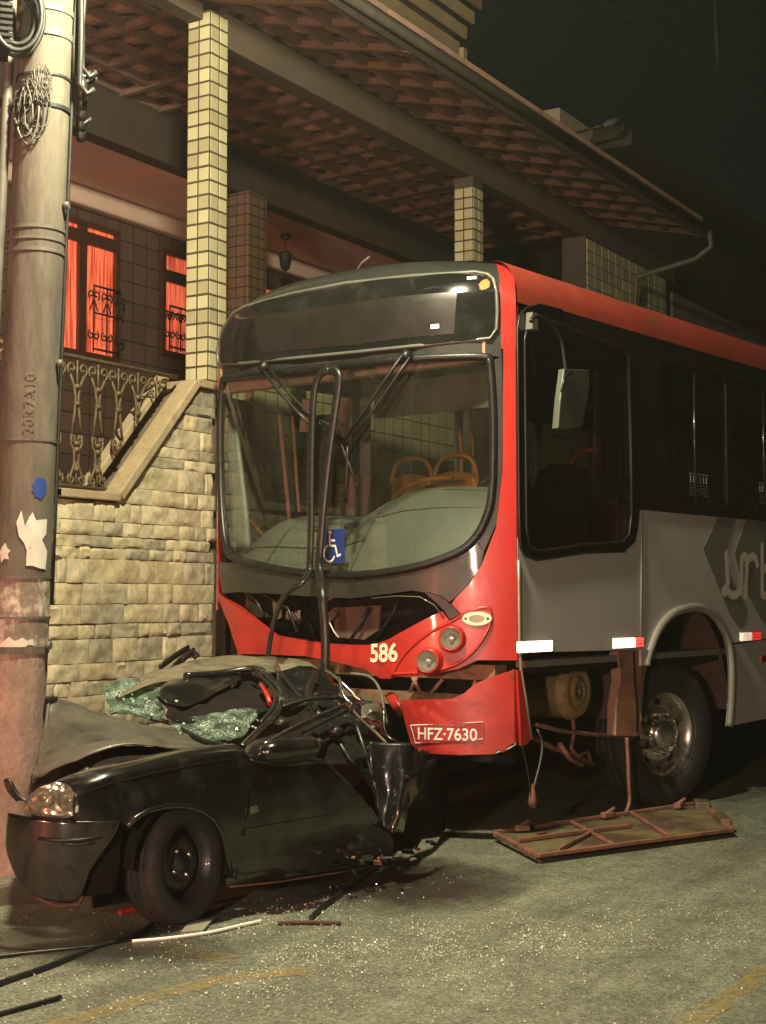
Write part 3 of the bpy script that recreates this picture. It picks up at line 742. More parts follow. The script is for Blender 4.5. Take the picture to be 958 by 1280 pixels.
# ================================================================== neighbouring house and far things
nb = empty('neighbour_house', (-10, 24, 0)); tag(nb, 'dark neighbouring house with a long plain eave behind the bus', 'house')
na = [(17.569, 7.614), (23.487, 7.765), (18.38, 5.798)]
(yn, zn) = na[0]
def nbx(name, a, b, m): o = MB().span([p + q for p, q in zip(a, (10, -24, 0))], [p + q for p, q in zip(b, (10, -24, 0))]).build(name, m, nb); bevel(o, .01); return o
dk = M('neighbour_wall', (.05, .045, .035), .9, var=.2, scale=1.5)
nbx('wall', (-14, yn + .4, 0), (-7.7, 60, zn - .25), dk)
nbx('eave', (-14, yn, zn - .22), (-7.0, 60, zn - .02), M('neighbour_eave', (.055, .052, .038), .8, var=.2, scale=2))
nbx('roof', (-14, yn + .1, zn), (-7.15, 60, zn + .10), dk)
for i in range(4):
    wo = nbx('window', (-7.715, yn + 3 + i * 4, 4.2), (-7.67, yn + 4.4 + i * 4, 5.4), black)
gw = [(17.122, 5.476), (21.704, 5.323)]
o = MB().span((-6.8, 17.65, 0), (-6.5, 45, sum(p[1] for p in gw) / 2)).build('boundary_wall', M('boundary_plaster', (.16, .125, .085), .9, var=.2, scale=2)); bevel(o, .015)
tag(o, 'plain plastered boundary wall beyond the porch', 'wall')
# small rooftop block and the unlit wall lamp that leans off it
rb = [(-7.6, 16.618, 7.418), (-7.6, 17.774, 7.501), (-7.6, 17.193, 7.419)]
o = MB().span((-8.1, rb[0][1], rb[1][2] - 1.2), (-7.6, rb[1][1], rb[1][2] + .22)).build('chimney', plaster, house); o.location = tuple(HO); bevel(o, .01)
fl = [(-7.4, 16.568, 7.318), (-7.0, 16.377, 7.287), (-6.9, 16.444, 7.319), (-6.8, 16.591, 7.404)]
wlp = empty('wall_lamp', fl[0]); tag(wlp, 'small unlit lamp on a thin arm above the porch roof', 'lamp')
q = [tuple(Vector(p) - Vector(fl[0])) for p in fl]
MB().tube(q[:3], .018, 6).build('arm', iron, wlp)
MB().lathe([(0, -.13), (.03, -.12), (.05, 0), (.03, .11), (0, .12)], 8, axis_mat((Vector(q[2]) + Vector(q[3])) / 2, Vector(q[3]) - Vector(q[2]))).build('lamp_head', M('lamp_head_grey', (.14, .14, .12), .5), wlp)

# ================================================================== UTILITY POLE
PB = Vector((-5.33, 5.12, 0)); PD = Vector((.851 * .031, .525 * .031, 1.0))
TOC = Vector((.72, -.69, 0)); TOR = Vector((.69, .72, 0))
def prad(z): return .152 - .0045 * z
def pp(phi, z, off=0.0): return PD * z + (TOC * math.cos(phi) + TOR * math.sin(phi)) * (prad(z) + off)
pole = empty('utility_pole', PB); tag(pole, 'leaning concrete utility pole the car is wrapped against', 'pole')
def shaft(name, z0, z1, m, n=14, extra=0.0):
    V = []; ns = 40
    for i in range(n + 1):
        z = z0 + (z1 - z0) * i / n
        V += [tuple(pp(2 * math.pi * j / ns, z, extra + .003 * noise.noise(Vector((math.cos(2 * math.pi * j / ns) * 2, math.sin(2 * math.pi * j / ns) * 2, z * 3))))) for j in range(ns)]
    F = [(i * ns + j, i * ns + (j + 1) % ns, (i + 1) * ns + (j + 1) % ns, (i + 1) * ns + j) for i in range(n) for j in range(ns)]
    m_ = MB().add(V, F, True); m_.add([V[-ns + j] for j in range(ns)], [tuple(range(ns))]); return m_.build(name, m, pole)
shaft('lower_shaft', -.05, 1.19, pole_red_glow_paint, 20); shaft('papered_shaft', 1.19, 1.53, peeling, 8); shaft('upper_shaft', 1.53, 8.0, concrete, 50)
def band(z, h, off, m): 
    V = []; ns = 40
    for hh, oo in ((-h / 2, -.004), (-h / 2, off), (h / 2, off), (h / 2, -.004)):
        V += [tuple(pp(2 * math.pi * j / ns, z + hh, oo)) for j in range(ns)]
    MB().add(V, [(i * ns + j, i * ns + (j + 1) % ns, (i + 1) * ns + (j + 1) % ns, (i + 1) * ns + j) for i in range(3) for j in range(ns)]).build('band', m, pole)
for z, h, off, m in ((3.273, .018, .006, wirem), (3.215, .014, .006, wirem), (3.158, .018, .006, wirem), (2.208, .010, .005, wirem), (1.533, .012, .005, wirem), (1.335, .012, .006, wirem), (1.177, .035, .007, concrete), (4.386, .03, .006, wirem), (4.261, .035, .006, wirem), (4.045, .012, .006, cable), (3.888, .02, .008, cable)):
    band(z, h, off, m)
def pole_patch(name, poly, m, off=.004): return patch(name, poly, lambda u, v, w: pp(u, v, off + w), m, pole, .12, .05, .002)
pole_patch('torn_poster', [(-0.244, 1.8), (-0.095, 1.859), (0.041, 1.78), (0.165, 1.827), (0.271, 1.851), (0.402, 1.812), (0.846, 1.82), (0.836, 1.748), (0.66, 1.716), (0.918, 1.66), (0.871, 1.573), (0.608, 1.577), (0.356, 1.589), (0.129, 1.589), (0.135, 1.66), (0.039, 1.7), (-0.137, 1.732)], paper, .005)
for pl in ([(-0.631, 1.205), (-0.48, 1.224), (-0.311, 1.244), (-0.166, 1.228), (-0.083, 1.224), (0.129, 1.24), (0.272, 1.224), (0.473, 1.232), (0.546, 1.201), (0.307, 1.205), (0.201, 1.185), (-0.068, 1.177), (-0.29, 1.185), (-0.517, 1.161)], [(-0.802, 1.66), (-0.7, 1.684), (-0.603, 1.7), (-0.528, 1.676), (-0.399, 1.66), (-0.486, 1.648), (-0.445, 1.62), (-0.605, 1.624), (-0.737, 1.605)]):
    pole_patch('poster_scrap', pl, paper, .004)
def circ(c, ru, rv, n=14): return [(c[0] + ru * math.cos(2 * math.pi * i / n) * (1 + .12 * math.sin(3 * i)), c[1] + rv * math.sin(2 * math.pi * i / n) * (1 + .1 * math.cos(2 * i))) for i in range(n)]
pole_patch('blue_spray_mark', circ((0.502, 1.971), .27, .052, 20), bluespray, .004)
me = text_mesh('220R7A10', .078, spacing=1.05)
c_ = (0.048, 2.372)
for v in me.vertices:
    p = pp(c_[0] + v.co.y / .145 * -1, c_[1] + v.co.x, .006); v.co = p
link('stencilled_number', me, M('stencil_dark', (.105, .09, .062), .9), pole)
MB().tube([tuple(pp(-1.45, z, .045)) for z in (-.02, 1.5, 3.0, 4.1, 4.7)], .026, 10).build('conduit', M('conduit_steel', (.11, .10, .085), .55, metal=.3, var=.3, scale=6), pole)
for z in (1.2, 2.6, 3.4):
    MB().tube([tuple(pp(1.10, z, .004)), tuple(pp(1.12, z, .03))], .02, 8).build('bolt', wirem, pole)
# cables on the pole
cb = empty('cable_bundle', PB); tag(cb, 'thick bundle of dark cables down the right side of the pole', 'cables')
for i in range(7):
    ph = 1.15 + .09 * i; o_ = .02 + .03 * rnd.random()
    zt = 8.0; zb_ = 3.744 + rnd.uniform(-.1, .4)
    pts = [tuple(pp(ph + .08 * math.sin(z * 3 + i), z, o_ + .012 * math.sin(z * 5 + i * 2))) for z in [zt + (zb_ - zt) * k / 24 for k in range(25)]]
    e = Vector(pts[-1]); pts += [tuple(e + TOR * .04 + Vector((0, 0, -.05))), tuple(e + TOR * .075 + Vector((0, 0, -.02)))]
    MB().tube(pts, rnd.choice([.009, .012, .015]), 7).build('cable', cable, cb)
MB().tube([tuple(pp(1.42, z, .010)) for z in (8, 6, 4, 3.2, 2.4, 1.9, 1.4)], .009, 7).build('cable', cable, cb)
for i in range(5):
    z = 4.012 - .03 * i
    MB().lathe([(0, -.06), (.022, -.05), (.028, 0), (.02, .05), (0, .06)], 8, Matrix.Translation(pp(1.35 + .08 * i, z - .02 * i, .06))).build('connector', black, cb)
tw = empty('wire_tangle', PB); tag(tw, 'tangle of thin loose wires looped round the pole', 'wires')
for i in range(9):
    z0 = 3.847 + rnd.uniform(-.05, .05); r_ = rnd.uniform(.07, .12); pts = []
    p0 = rnd.uniform(-.75, -.05); 
    for k in range(26):
        a = 2 * math.pi * k / 22 + i
        pts.append(tuple(pp(p0 + math.cos(a) * r_ / .15 * .55, z0 + math.sin(a) * r_ * (1.15 + .2 * math.sin(i)) + .02 * math.sin(a * 3 + i), .012 + .02 * rnd.random())))
    MB().tube(pts, rnd.choice([.0028, .004, .005]), 5).build('wire', cable if i % 2 else wirem, tw)
for i in range(14):
    z0 = 4.004; p0 = rnd.uniform(-.4, .15); pts = []
    for k in range(9): pts.append(tuple(pp(p0 + rnd.uniform(-.16, .16), z0 + rnd.uniform(-.09, .09) - .006 * k, .012 + .025 * rnd.random())))
    MB().tube([tuple(p) for p in crom(pts, 4)], .0022, 4).build('wire', wirem, tw)
cc = empty('cable_coil', PB + pp(-.85, 4.302, .06)); tag(cc, 'black coil of spare cable hung high on the pole', 'cable coil')
for i in range(6):
    rr = .10 + .012 * i; m_ = MB()
    m_.tube([tuple((TOR * math.cos(a) * rr * .8 + Vector((0, 0, 1)) * math.sin(a) * rr * 1.25 + TOC * (.03 * math.sin(i * 2) + .012 * i))) for a in [2 * math.pi * k / 28 for k in range(29)]], .0125, 7, cap=False); m_.build('loop', cable, cc)
m_ = MB(); Mx = Matrix((TOR, TOC, Vector((0, 0, 1)))).transposed()
m_.box(tuple(TOR * -.12 + Vector((0, 0, -.03))), (.16, .12, .34), Mx)
for i in range(10): m_.box(tuple(TOR * -.05 + TOC * .062 + Vector((0, 0, -.17 + .031 * i))), (.06, .02, .016), Mx)
m_.build('splice_box', black, cc)

# ================================================================== LAMPS: street lamp above the frame, two added ones out of view
def street_lamp(name, base, head, label, power, colr, radius):
    t = empty(name, base); tag(t, label, 'street lamp')
    b = Vector(base); h = Vector(head) - b
    MB().tube(crom([(0, 0, 0), (h.x * .35, h.y * .35, h.z * .35 + .25), (h.x * .8, h.y * .8, h.z + .12), (h.x, h.y, h.z + .10)], 6), .03, 8).build('arm', steel, t)
    hd = MB(); d = Vector((h.x, h.y, 0)).normalized(); A = axis_mat((h.x, h.y, h.z + .10), d)
    hd.lathe([(0, -.28), (.06, -.26), (.11, -.10), (.12, .12), (.07, .26), (0, .28)], 16, A @ Matrix.Diagonal((.55, 1, 1, 1))); hd.build('lamp_head', steel, t)
    MB().lathe([(0, -.075), (.05, -.06), (.075, 0), (.05, .06), (0, .075)], 12, Matrix.Translation((h.x, h.y, h.z - .04))).build('bulb', bulbm, t)
    l = bpy.data.lights.new(name + '_light', 'POINT'); l.energy = power; l.color = colr; l.shadow_soft_size = radius
    lo = bpy.data.objects.new(name + '_light', l); col.objects.link(lo); lo.location = (h.x, h.y, h.z - .20); lo.parent = t
    return t
street_lamp('street_lamp', tuple(PB + PD * 5.35 + TOR * .10), (-3.75, 4.85, 5.55), 'street lamp on an arm from the concrete pole above the wrecked car', LAMP_POWER, (1.0, .93, .62), .16)
# added unseen lamp behind the camera, fills bus side and roof undersides
wk = empty('work_lamp', (-1.1, -2.3, 0)); tag(wk, 'added unseen fill lamp on a tripod on the road facing the wreck', 'added lamp')
for a in (0, 2.1, 4.2): MB().tube([(0, 0, 1.25), (.45 * math.cos(a), .45 * math.sin(a), 0)], .014, 6).build('leg', black, wk)
MB().tube([(0, 0, .9), (0, 0, 1.78)], .016, 8).build('mast', black, wk)
hd_ = MB().box((0, -.10, 1.9), (.34, .10, .26)).build('lamp_head', black, wk); bevel(hd_, .02)
MB().span((-.15, -.045, 1.79), (.15, -.040, 2.01)).build('lens', emit('fill_lamp_glow', (1, .7, .5), 5), wk)
l = bpy.data.lights.new('work_lamp_light', 'POINT'); l.energy = FILL_LAMP_POWER; l.color = (1.0, .70, .54); l.shadow_soft_size = .15
lo = bpy.data.objects.new('work_lamp_light', l); col.objects.link(lo); lo.location = (0, .15, 1.9); lo.parent = wk

# added red lamp left of the frame, standing in for an unseen vehicle's lights
bc = empty('warning_beacon', (-5.0, -1.2, .10)); tag(bc, 'added unseen red lamp standing on the kerb short of the pole', 'beacon')
MB().lathe([(0, 0), (.12, 0), (.12, .04), (.05, .07), (.04, .80), (.06, .82), (0, .83)], 16).build('stand', black, bc)
MB().lathe([(.055, .83), (.065, .88), (.06, .96), (0, 1.0)], 16).build('dome', emit('red_lamp_glow', (1, .22, .10), 6), bc)
l = bpy.data.lights.new('warning_beacon_light', 'POINT'); l.energy = RED_LAMP_POWER; l.color = (1.0, .30, .17); l.shadow_soft_size = .08
lo = bpy.data.objects.new('warning_beacon_light', l); col.objects.link(lo); lo.location = (0, 0, 1.12); lo.parent = bc

# ================================================================== OVERHEAD WIRES
for i, (a, b) in enumerate(([[(-9.356, 21.771, 11.492), (-6.886, 25.745, 10.168)], [(-8.674, 22.19, 11.519), (-6.871, 25.722, 10.629)], [(-8.504, 23.443, 11.939), (-7.125, 26.694, 11.312)]])):
    pts = [Vector(a).lerp(Vector(b), k / 20) - Vector((0, 0, .15 * math.sin(math.pi * k / 20))) for k in range(21)]
    e = pts[0] + (pts[0] - pts[-1]) * .8; f = pts[-1] + (pts[-1] - pts[0]) * 1
    o = MB().tube([e] + pts + [f], .010, 5).build('overhead_wire', wirem)
    tag(o, ['lowest overhead wire crossing the night sky', 'middle overhead wire crossing the night sky', 'topmost overhead wire crossing the night sky'][i], 'wire', 'overhead wires')
sp = [(-7.777, 23.316, 11.756), (-7.772, 23.411, 10.452)]
o = MB().tube(sp, .035, 6).build('wire_spacer', wirem); tag(o, 'vertical spacer rod hanging on the overhead wires', 'rod')

# ================================================================== BUS  (local x: its left = our right, y: rearwards from the front axle, z up)
bus = empty('city_bus', (-4.76, 9.573, 0.0), R(-7.0)); tag(bus, 'red and grey city bus with smashed front riding up on the crushed car', 'bus')
BW = 1.24; ZC, ZT = 3.17, 3.48
def yf(x, z):
    t = min(abs(x) / BW, 1.0); y = -1.85 - .33 * (1 - t ** 3.2)
    if z > ZC:
        a = min((z - ZC) / (ZT - ZC), 1); y += .28 * (1 - math.sqrt(max(0, 1 - a * a)))
    return y
def FR(off): return lambda u, v, w: Vector((u, yf(u, v) - off - w, v))
def SD(off): return lambda u, v, w: Vector((BW + off + w, u, v))
def SF(off): return lambda u, v, w: Vector((-BW - off - w, u, v))
def fpatch(name, poly, m, off, depth=.02, parent=bus, cu=.05, cv=.10): return patch(name, poly, FR(off), m, parent, cu, cv, depth)
def spatch(name, poly, m, off, depth=.02, parent=bus, cu=0, cv=0, smooth=False): return patch(name, poly, SD(off), m, parent, cu, cv, depth, smooth)
def holed(name, outer, holes, fn, m, parent, depth):
    loops = [[Vector((p[0], p[1], 0)) for p in l] for l in [outer] + holes]
    flat = [p for l in loops for p in l]; bm = bmesh.new(); vs_ = [bm.verts.new(p) for p in flat]
    for t in tessellate_polygon(loops):
        try: bm.faces.new([vs_[i] for i in t])
        except ValueError: pass
    bmesh.ops.recalc_face_normals(bm, faces=bm.faces)
    r = bmesh.ops.extrude_face_region(bm, geom=bm.faces[:])
    for g_ in r['geom']:
        if isinstance(g_, bmesh.types.BMVert): g_.co.z = -depth
    for v in bm.verts: v.co = fn(v.co.x, v.co.y, v.co.z)
    bmesh.ops.recalc_face_normals(bm, faces=bm.faces)
    me = bpy.data.meshes.new(name); bm.to_mesh(me); bm.free(); return link(name, me, m, parent)
def rrect(y0, y1, z0, z1, r=.07, n=5):
    o = []
    for cx, cz, a0 in ((y1 - r, z1 - r, 0), (y0 + r, z1 - r, 90), (y0 + r, z0 + r, 180), (y1 - r, z0 + r, 270)):
        o += [(cx + r * math.cos(R(a0 + 90 * i / n)), cz + r * math.sin(R(a0 + 90 * i / n))) for i in range(n + 1)]
    return o
REAR = 9.2
def ell(c, ru, rv, n=22): return [(c[0] + ru * math.cos(2 * math.pi * i / n), c[1] + rv * math.sin(2 * math.pi * i / n)) for i in range(n)]
# --- roof: red coves, grey top
def cove(s):
    V = []; n = 8; ysn = 24; F = []
    for i in range(ysn + 1):
        for j in range(n + 1):
            a = j / n * math.pi / 2; x = .98 + .26 * math.cos(a); z = 3.21 + .27 * math.sin(a)
            if j == 0: z = 3.18
            y0 = yf(min(x, 1.239), ZC) + .28 * (1 - math.cos(a)) + .004
            V.append((s * x, y0 + (REAR - y0) * (i / ysn) ** 1.5, z))
    F = [(i * (n + 1) + j, i * (n + 1) + j + 1, (i + 1) * (n + 1) + j + 1, (i + 1) * (n + 1) + j) for i in range(ysn) for j in range(n)]
    return MB().add(V, F, True).build('roof_cove', roofred, bus)
cove(1); cove(-1)
V = []; n = 12; ysn = 20
for i in range(ysn + 1):
    for j in range(n + 1):
        x = -.98 + 1.96 * j / n; y0 = yf(x, ZC) + .28
        V.append((x, y0 + (REAR - y0) * i / ysn, 3.48 + .05 * (1 - (x / .98) ** 2)))
MB().add(V, [(i * (n + 1) + j, i * (n + 1) + j + 1, (i + 1) * (n + 1) + j + 1, (i + 1) * (n + 1) + j) for i in range(ysn) for j in range(n)], True).build('roof_top', roofgrey, bus)
MB().span((-1.2, -1.6, 3.16), (1.2, REAR, 3.17)).build('ceiling', inner, bus)
hatchp = MB().span((-.35, 1.5, 3.50), (.35, 2.2, 3.58)).build('roof_hatch', roofgrey, bus); bevel(hatchp, .03)
# --- front cap with the destination display
def cap(name, t0, t1, m, nt=26, z_lo=2.90):
    zs = [z_lo + (ZC - z_lo) * i / 4 for i in range(5)] + [ZC + (ZT - ZC) * math.sin(math.pi / 2 * i / 8) for i in range(1, 9)]
    V = []
    for z in zs:
        a = max(0, min(1, (z - ZC) / (ZT - ZC)))
        hw = BW - .26 * (1 - math.sqrt(max(0, 1 - a * a)))
        for j in range(nt + 1):
            t = t0 + (t1 - t0) * j / nt
            x = hw * t; V.append((x, -1.85 - .33 * (1 - abs(t) ** 3.2) + .28 * (1 - math.sqrt(max(0, 1 - a * a))) - .012, z + .05 * a * a * (1 - t * t)))
    F = [(i * (nt + 1) + j, i * (nt + 1) + j + 1, (i + 1) * (nt + 1) + j + 1, (i + 1) * (nt + 1) + j) for i in range(len(zs) - 1) for j in range(nt)]
    return MB().add(V, F, True).build(name, m, bus)
fc = cap('front_cap', -.945, .945, busdark); cap('front_corner_top', .945, 1.0, red, 8); cap('front_corner_top', -1.0, -.945, red, 8)
dg_ = [(-1.14, 3.044), (-1.173, 3.134), (-1.054, 3.267), (-0.924, 3.358), (-0.768, 3.375), (-0.3, 3.39), (0.149, 3.396), (0.655, 3.375), (1.023, 3.37), (1.095, 3.351), (1.131, 3.318), (1.158, 3.241), (1.165, 3.12), (1.161, 3.015), (1.13, 2.958), (0.679, 2.933), (0.305, 2.934), (-0.166, 2.948), (-0.693, 2.973)]
blackgloss = M('black_display_glass', (.010, .011, .010), .10, var=.2, scale=3, coat=.5, c2=(.022, .023, .02), c2amt=.4, c2scale=2.5, rvar=.04)
dgo = fpatch('destination_glass', dg_, blackgloss, .030, .02)
fpatch('display_board', [(-0.603, 3.264), (0.172, 3.244), (0.959, 3.243), (0.945, 2.993), (0.305, 2.978), (-0.519, 3.014)], M('display_board_dark', (.016, .014, .012), .35, var=.25, scale=4, coat=.3), .033, .006, dgo)
fpatch('lit_dash', [(0.813, 3.054), (0.86, 3.055), (0.86, 3.031), (0.813, 3.029)], emit('display_dash', (1, 1, .9), 1.0), .035, .004, dgo)
fpatch('marker_lamp', circ((1.094, 3.283), .026, .034), M('amber_lens', (.75, .16, .02), .25, var=.1, coat=.5), .036, .01)
fpatch('small_plate', [(0.991, 3.339), (1.041, 3.342), (1.046, 3.321), (0.997, 3.318)], busgrey, .034, .006)
V = [Vector((p[0], yf(p[0], p[1]) - .034, p[1])) for p in dg_]
MB().tube(V + [V[0]], .012, 6, cap=False).build('display_trim', M('trim_grey', (.10, .105, .09), .4, var=.2, scale=5, coat=.3), bus)
ant = [(-0.305, -1.5, 3.588), (-0.277, -1.5, 3.656), (-0.242, -1.5, 3.694), (-0.172, -1.5, 3.728)]
MB().tube(ant, .008, 6).build('roof_antenna', wirem, bus)
# --- windshield
ws = [(-1.049, 2.923), (-0.518, 2.883), (-0.166, 2.871), (0.287, 2.866), (0.679, 2.861), (0.979, 2.858), (1.102, 2.849), (1.118, 2.811), (1.132, 2.516), (1.131, 2.218), (1.122, 2.03), (1.099, 1.912), (1.042, 1.786), (0.937, 1.693), (0.677, 1.61), (0.288, 1.571), (-0.16, 1.59), (-0.566, 1.647), (-0.844, 1.7), (-0.976, 1.784), (-1.066, 2.016), (-1.118, 2.316), (-1.127, 2.626), (-1.087, 2.841)]
fpatch('windshield', ws, wsglass, .004, .005)
V = [Vector((p[0], yf(p[0], p[1]) - .010, p[1])) for p in ws]; V = crom(V + [V[0]], 3)
MB().tube(V, .026, 8, cap=False).build('windshield_seal', rubber, bus)
# dark frame round the glass: header, side posts, lower mask
fpatch('header_band', [(-1.224, 3.022), (-0.519, 2.94), (0.287, 2.921), (0.679, 2.919), (1.062, 2.931), (1.168, 2.939), (1.175, 2.848), (1.11, 2.863), (0.979, 2.881), (0.679, 2.885), (0.287, 2.891), (-0.166, 2.897), (-0.518, 2.909), (-1.09, 2.952)], busdark, .012, .03)
fpatch('windshield_post', [(1.137, 2.834), (1.175, 2.853), (1.178, 2.596), (1.172, 2.19), (1.145, 1.865), (1.082, 1.701), (1.058, 1.758), (1.11, 1.898), (1.138, 2.03), (1.146, 2.218), (1.147, 2.516)], busdark, .012, .03)
fpatch('windshield_post', [(-1.089, 2.929), (-1.195, 2.859), (-1.208, 2.638), (-1.222, 2.328), (-1.161, 2.023), (-1.042, 1.771), (-0.867, 1.674), (-0.958, 1.612), (-1.231, 1.673), (-1.21, 2.026), (-1.222, 2.328), (-1.211, 2.694), (-1.218, 2.987)], busdark, .012, .03)
fpatch('lower_mask', [(-1.232, 1.684), (-0.959, 1.671), (-0.844, 1.668), (-0.565, 1.616), (-0.16, 1.56), (0.288, 1.542), (0.677, 1.582), (0.937, 1.665), (1.05, 1.758), (1.082, 1.701), (1.07, 1.626), (0.996, 1.5), (0.936, 1.439), (0.879, 1.388), (0.776, 1.463), (0.677, 1.477), (0.539, 1.459), (0.245, 1.43), (-0.146, 1.445), (-0.43, 1.461), (-0.776, 1.472), (-1.035, 1.462)], busdark, .010, .03)
# --- red mask below
fpatch('red_nose', [(-1.116, 1.468), (-0.754, 1.372), (-0.546, 1.276), (-0.383, 1.196), (-0.178, 1.175), (0.041, 1.154), (0.246, 1.148), (0.426, 1.152), (0.539, 1.187), (0.641, 1.24), (0.771, 1.307), (0.869, 1.355), (0.914, 1.299), (0.819, 1.251), (0.697, 1.156), (0.593, 1.031), (0.55, 0.954), (0.483, 0.952), (0.368, 1.006), (0.106, 1.048), (-0.117, 1.071), (-0.427, 1.074), (-0.75, 1.069), (-0.886, 1.26)], redscuff, .030, .05)
fpatch('corner_panel', [(1.18, 3.111), (1.183, 2.844), (1.176, 2.19), (1.145, 1.846), (1.074, 1.626), (1.009, 1.51), (0.936, 1.43), (0.887, 1.355), (0.923, 1.299), (0.823, 1.233), (0.702, 1.147), (0.604, 1.027), (0.561, 0.964), (0.746, 0.974), (0.952, 1.019), (1.048, 1.071)] + [(1.238, 1.07), (1.238, 3.16), (1.18, 3.16)], red, .014, .03)
fpatch('corner_panel', [(-1.238, 1.35), (-1.16, 1.35), (-1.19, 2.2), (-1.19, 3.14), (-1.238, 3.14)], red, .014, .03)
# headlamp bowl raised on the corner
hs_ = [(0.566, 0.983), (0.646, 1.099), (0.747, 1.19), (0.842, 1.252), (0.931, 1.299), (1.016, 1.351), (1.104, 1.379), (1.127, 1.346), (1.12, 1.272), (1.076, 1.174), (1.015, 1.094), (0.931, 1.037), (0.794, 0.998)]
cx_ = sum(p[0] for p in hs_) / len(hs_); cz_ = sum(p[1] for p in hs_) / len(hs_)
hsg = fpatch('headlamp_housing', hs_, red, .034, .02, cu=.03, cv=.03)
V = [Vector((p[0], yf(p[0], p[1]) - .034, p[1])) for p in hs_]; MB().tube(crom(V + [V[0]], 3), .010, 6, cap=False).build('housing_rim', red, hsg)
reflector = M('lamp_reflector', (.42, .41, .38), .20, metal=.3, var=.15, scale=20)
for (c, rad) in (((0.944, 1.196), .060), ((0.813, 1.064), .060)):
    P = Vector((c[0], yf(c[0], c[1]) - .072, c[1])); t_ = (yf(c[0] + .05, c[1]) - yf(c[0] - .05, c[1])) / .1
    nrm = Vector((t_, -1, .05)).normalized(); A = axis_mat(P, nrm)
    hl = MB().lathe([(rad * 1.45, -.050), (rad * 1.35, -.020), (rad * 1.22, .008), (rad * 1.12, .018), (rad * 1.02, .014), (rad * 1.0, .0)], 24, A).build('headlamp', red, bus)
    MB().lathe([(rad, .012), (rad * .8, -.010), (rad * .4, -.032), (0, -.036)], 24, A).build('lamp_bowl', reflector, hl)
    MB().lathe([(rad, .013), (rad * .7, .022), (rad * .35, .027), (0, .028)], 24, A).build('lens', lens, hl)
    MB().lathe([(0, 0), (.014, -.005), (.016, -.03)], 10, A).build('bulb', white, hl)
em = fpatch('oval_badge', ell((1.065, 1.313), .073, .040, 22), cream, .050, .012)
fpatch('badge_mark', ell((1.065, 1.313), .040, .022, 14), M('badge_grey', (.32, .26, .18), .5), .0515, .004, em)
for dx in (-.055, .055): c = (1.065, 1.313); fpatch('badge_screw', circ((c[0] + dx, c[1]), .007, .007, 8), black, .052, .004, em)
# black torn flap at the end of the nose opening
fpatch('torn_flap', [(0.776, 1.468), (0.851, 1.449), (0.914, 1.407), (0.979, 1.336), (0.923, 1.308), (0.896, 1.355), (0.851, 1.402)], black, .045, .012)
MB().tube([Vector((p[0], yf(p[0], p[1]) - .04, p[1])) for p in [(0.426, 1.43), (0.594, 1.444), (0.747, 1.439), (0.833, 1.392), (0.887, 1.317)]], .0035, 5).build('torn_edge', MATS['trim_grey'], bus)
# nose cavity: recessed dark liner, brown radiator panel, broken struts
liner = fpatch('nose_cavity', [(-1.035, 1.462), (-0.43, 1.461), (0.245, 1.43), (0.677, 1.477), (0.888, 1.383), (0.646, 1.231), (0.426, 1.142), (0.041, 1.144), (-0.383, 1.186), (-0.754, 1.357)], under, -.20, .02)
fpatch('radiator_panel', [(-0.012, 1.371), (0.367, 1.387), (0.355, 1.237), (0.246, 1.177), (0.015, 1.188)], M('radiator_brown', (.10, .062, .048), .75, var=.25, scale=8, bump=.2), -.12, .02, liner)
fpatch('loose_panel', [(-0.507, 1.42), (-0.429, 1.42), (-0.421, 1.308), (-0.49, 1.287)], pinkpanel, -.08, .01, liner)
for i, pts in enumerate(([[(-4.701, 7.454, 1.371), (-4.788, 7.462, 1.249), (-4.85, 7.469, 1.174)], [(-5.248, 7.539, 1.445), (-5.213, 7.534, 1.293), (-5.145, 7.525, 1.168)], [(-5.01, 7.458, 1.42), (-4.945, 7.45, 1.445), (-4.817, 7.435, 1.45)], [(-5.004, 7.467, 1.281), (-4.964, 7.462, 1.222), (-4.926, 7.458, 1.188)], [(-5.564, 7.54, 1.461), (-5.339, 7.492, 1.369), (-5.255, 7.479, 1.218)], [(-4.492, 7.465, 1.444), (-4.548, 7.466, 1.324), (-4.666, 7.472, 1.187)], [(-5.812, 7.609, 1.499), (-5.626, 7.538, 1.42), (-5.544, 7.515, 1.317)]])):
    inv = Matrix.Translation(bus.location) @ Matrix.Rotation(R(-7), 4, 'Z')
    pl = [inv.inverted() @ Vector(p) for p in pts]
    MB().tube(pl, [.012, .008, .005, .004, .012, .010, .01][i], 6).build('broken_strut', [black, under, pinkrust, cream, rubber, black, black][i], bus)
for i in range(16):
    x = -.95 + 1.5 * rnd.random(); z = 1.28 + .28 * rnd.random()
    if z < 1.3 + .28 * max(0, abs(x + .1) - .35): continue
    y = yf(x, z) + .05 + .10 * rnd.random()
    MB().box((0, 0, 0), (.10 * rnd.random() + .03, .02, .05), Matrix.Rotation(rnd.uniform(-1, 1), 3, 'Y') @ Matrix.Rotation(rnd.uniform(-1, 1), 3, 'Z')).build('broken_bit', rnd.choice([under, black, rubber, MATS['radiator_brown']]), bus).location = (x, y, z)
# fleet number
me = text_mesh('586', .150, squeeze=.86, bold=.004); c = (0.506, 1.101)
for v in me.vertices: a, b = v.co.x, v.co.y + v.co.x * .05; v.co = Vector((c[0] + a, yf(c[0] + a, c[1] + b) - .0345, c[1] + b))
link('fleet_number', me, cream, bus)
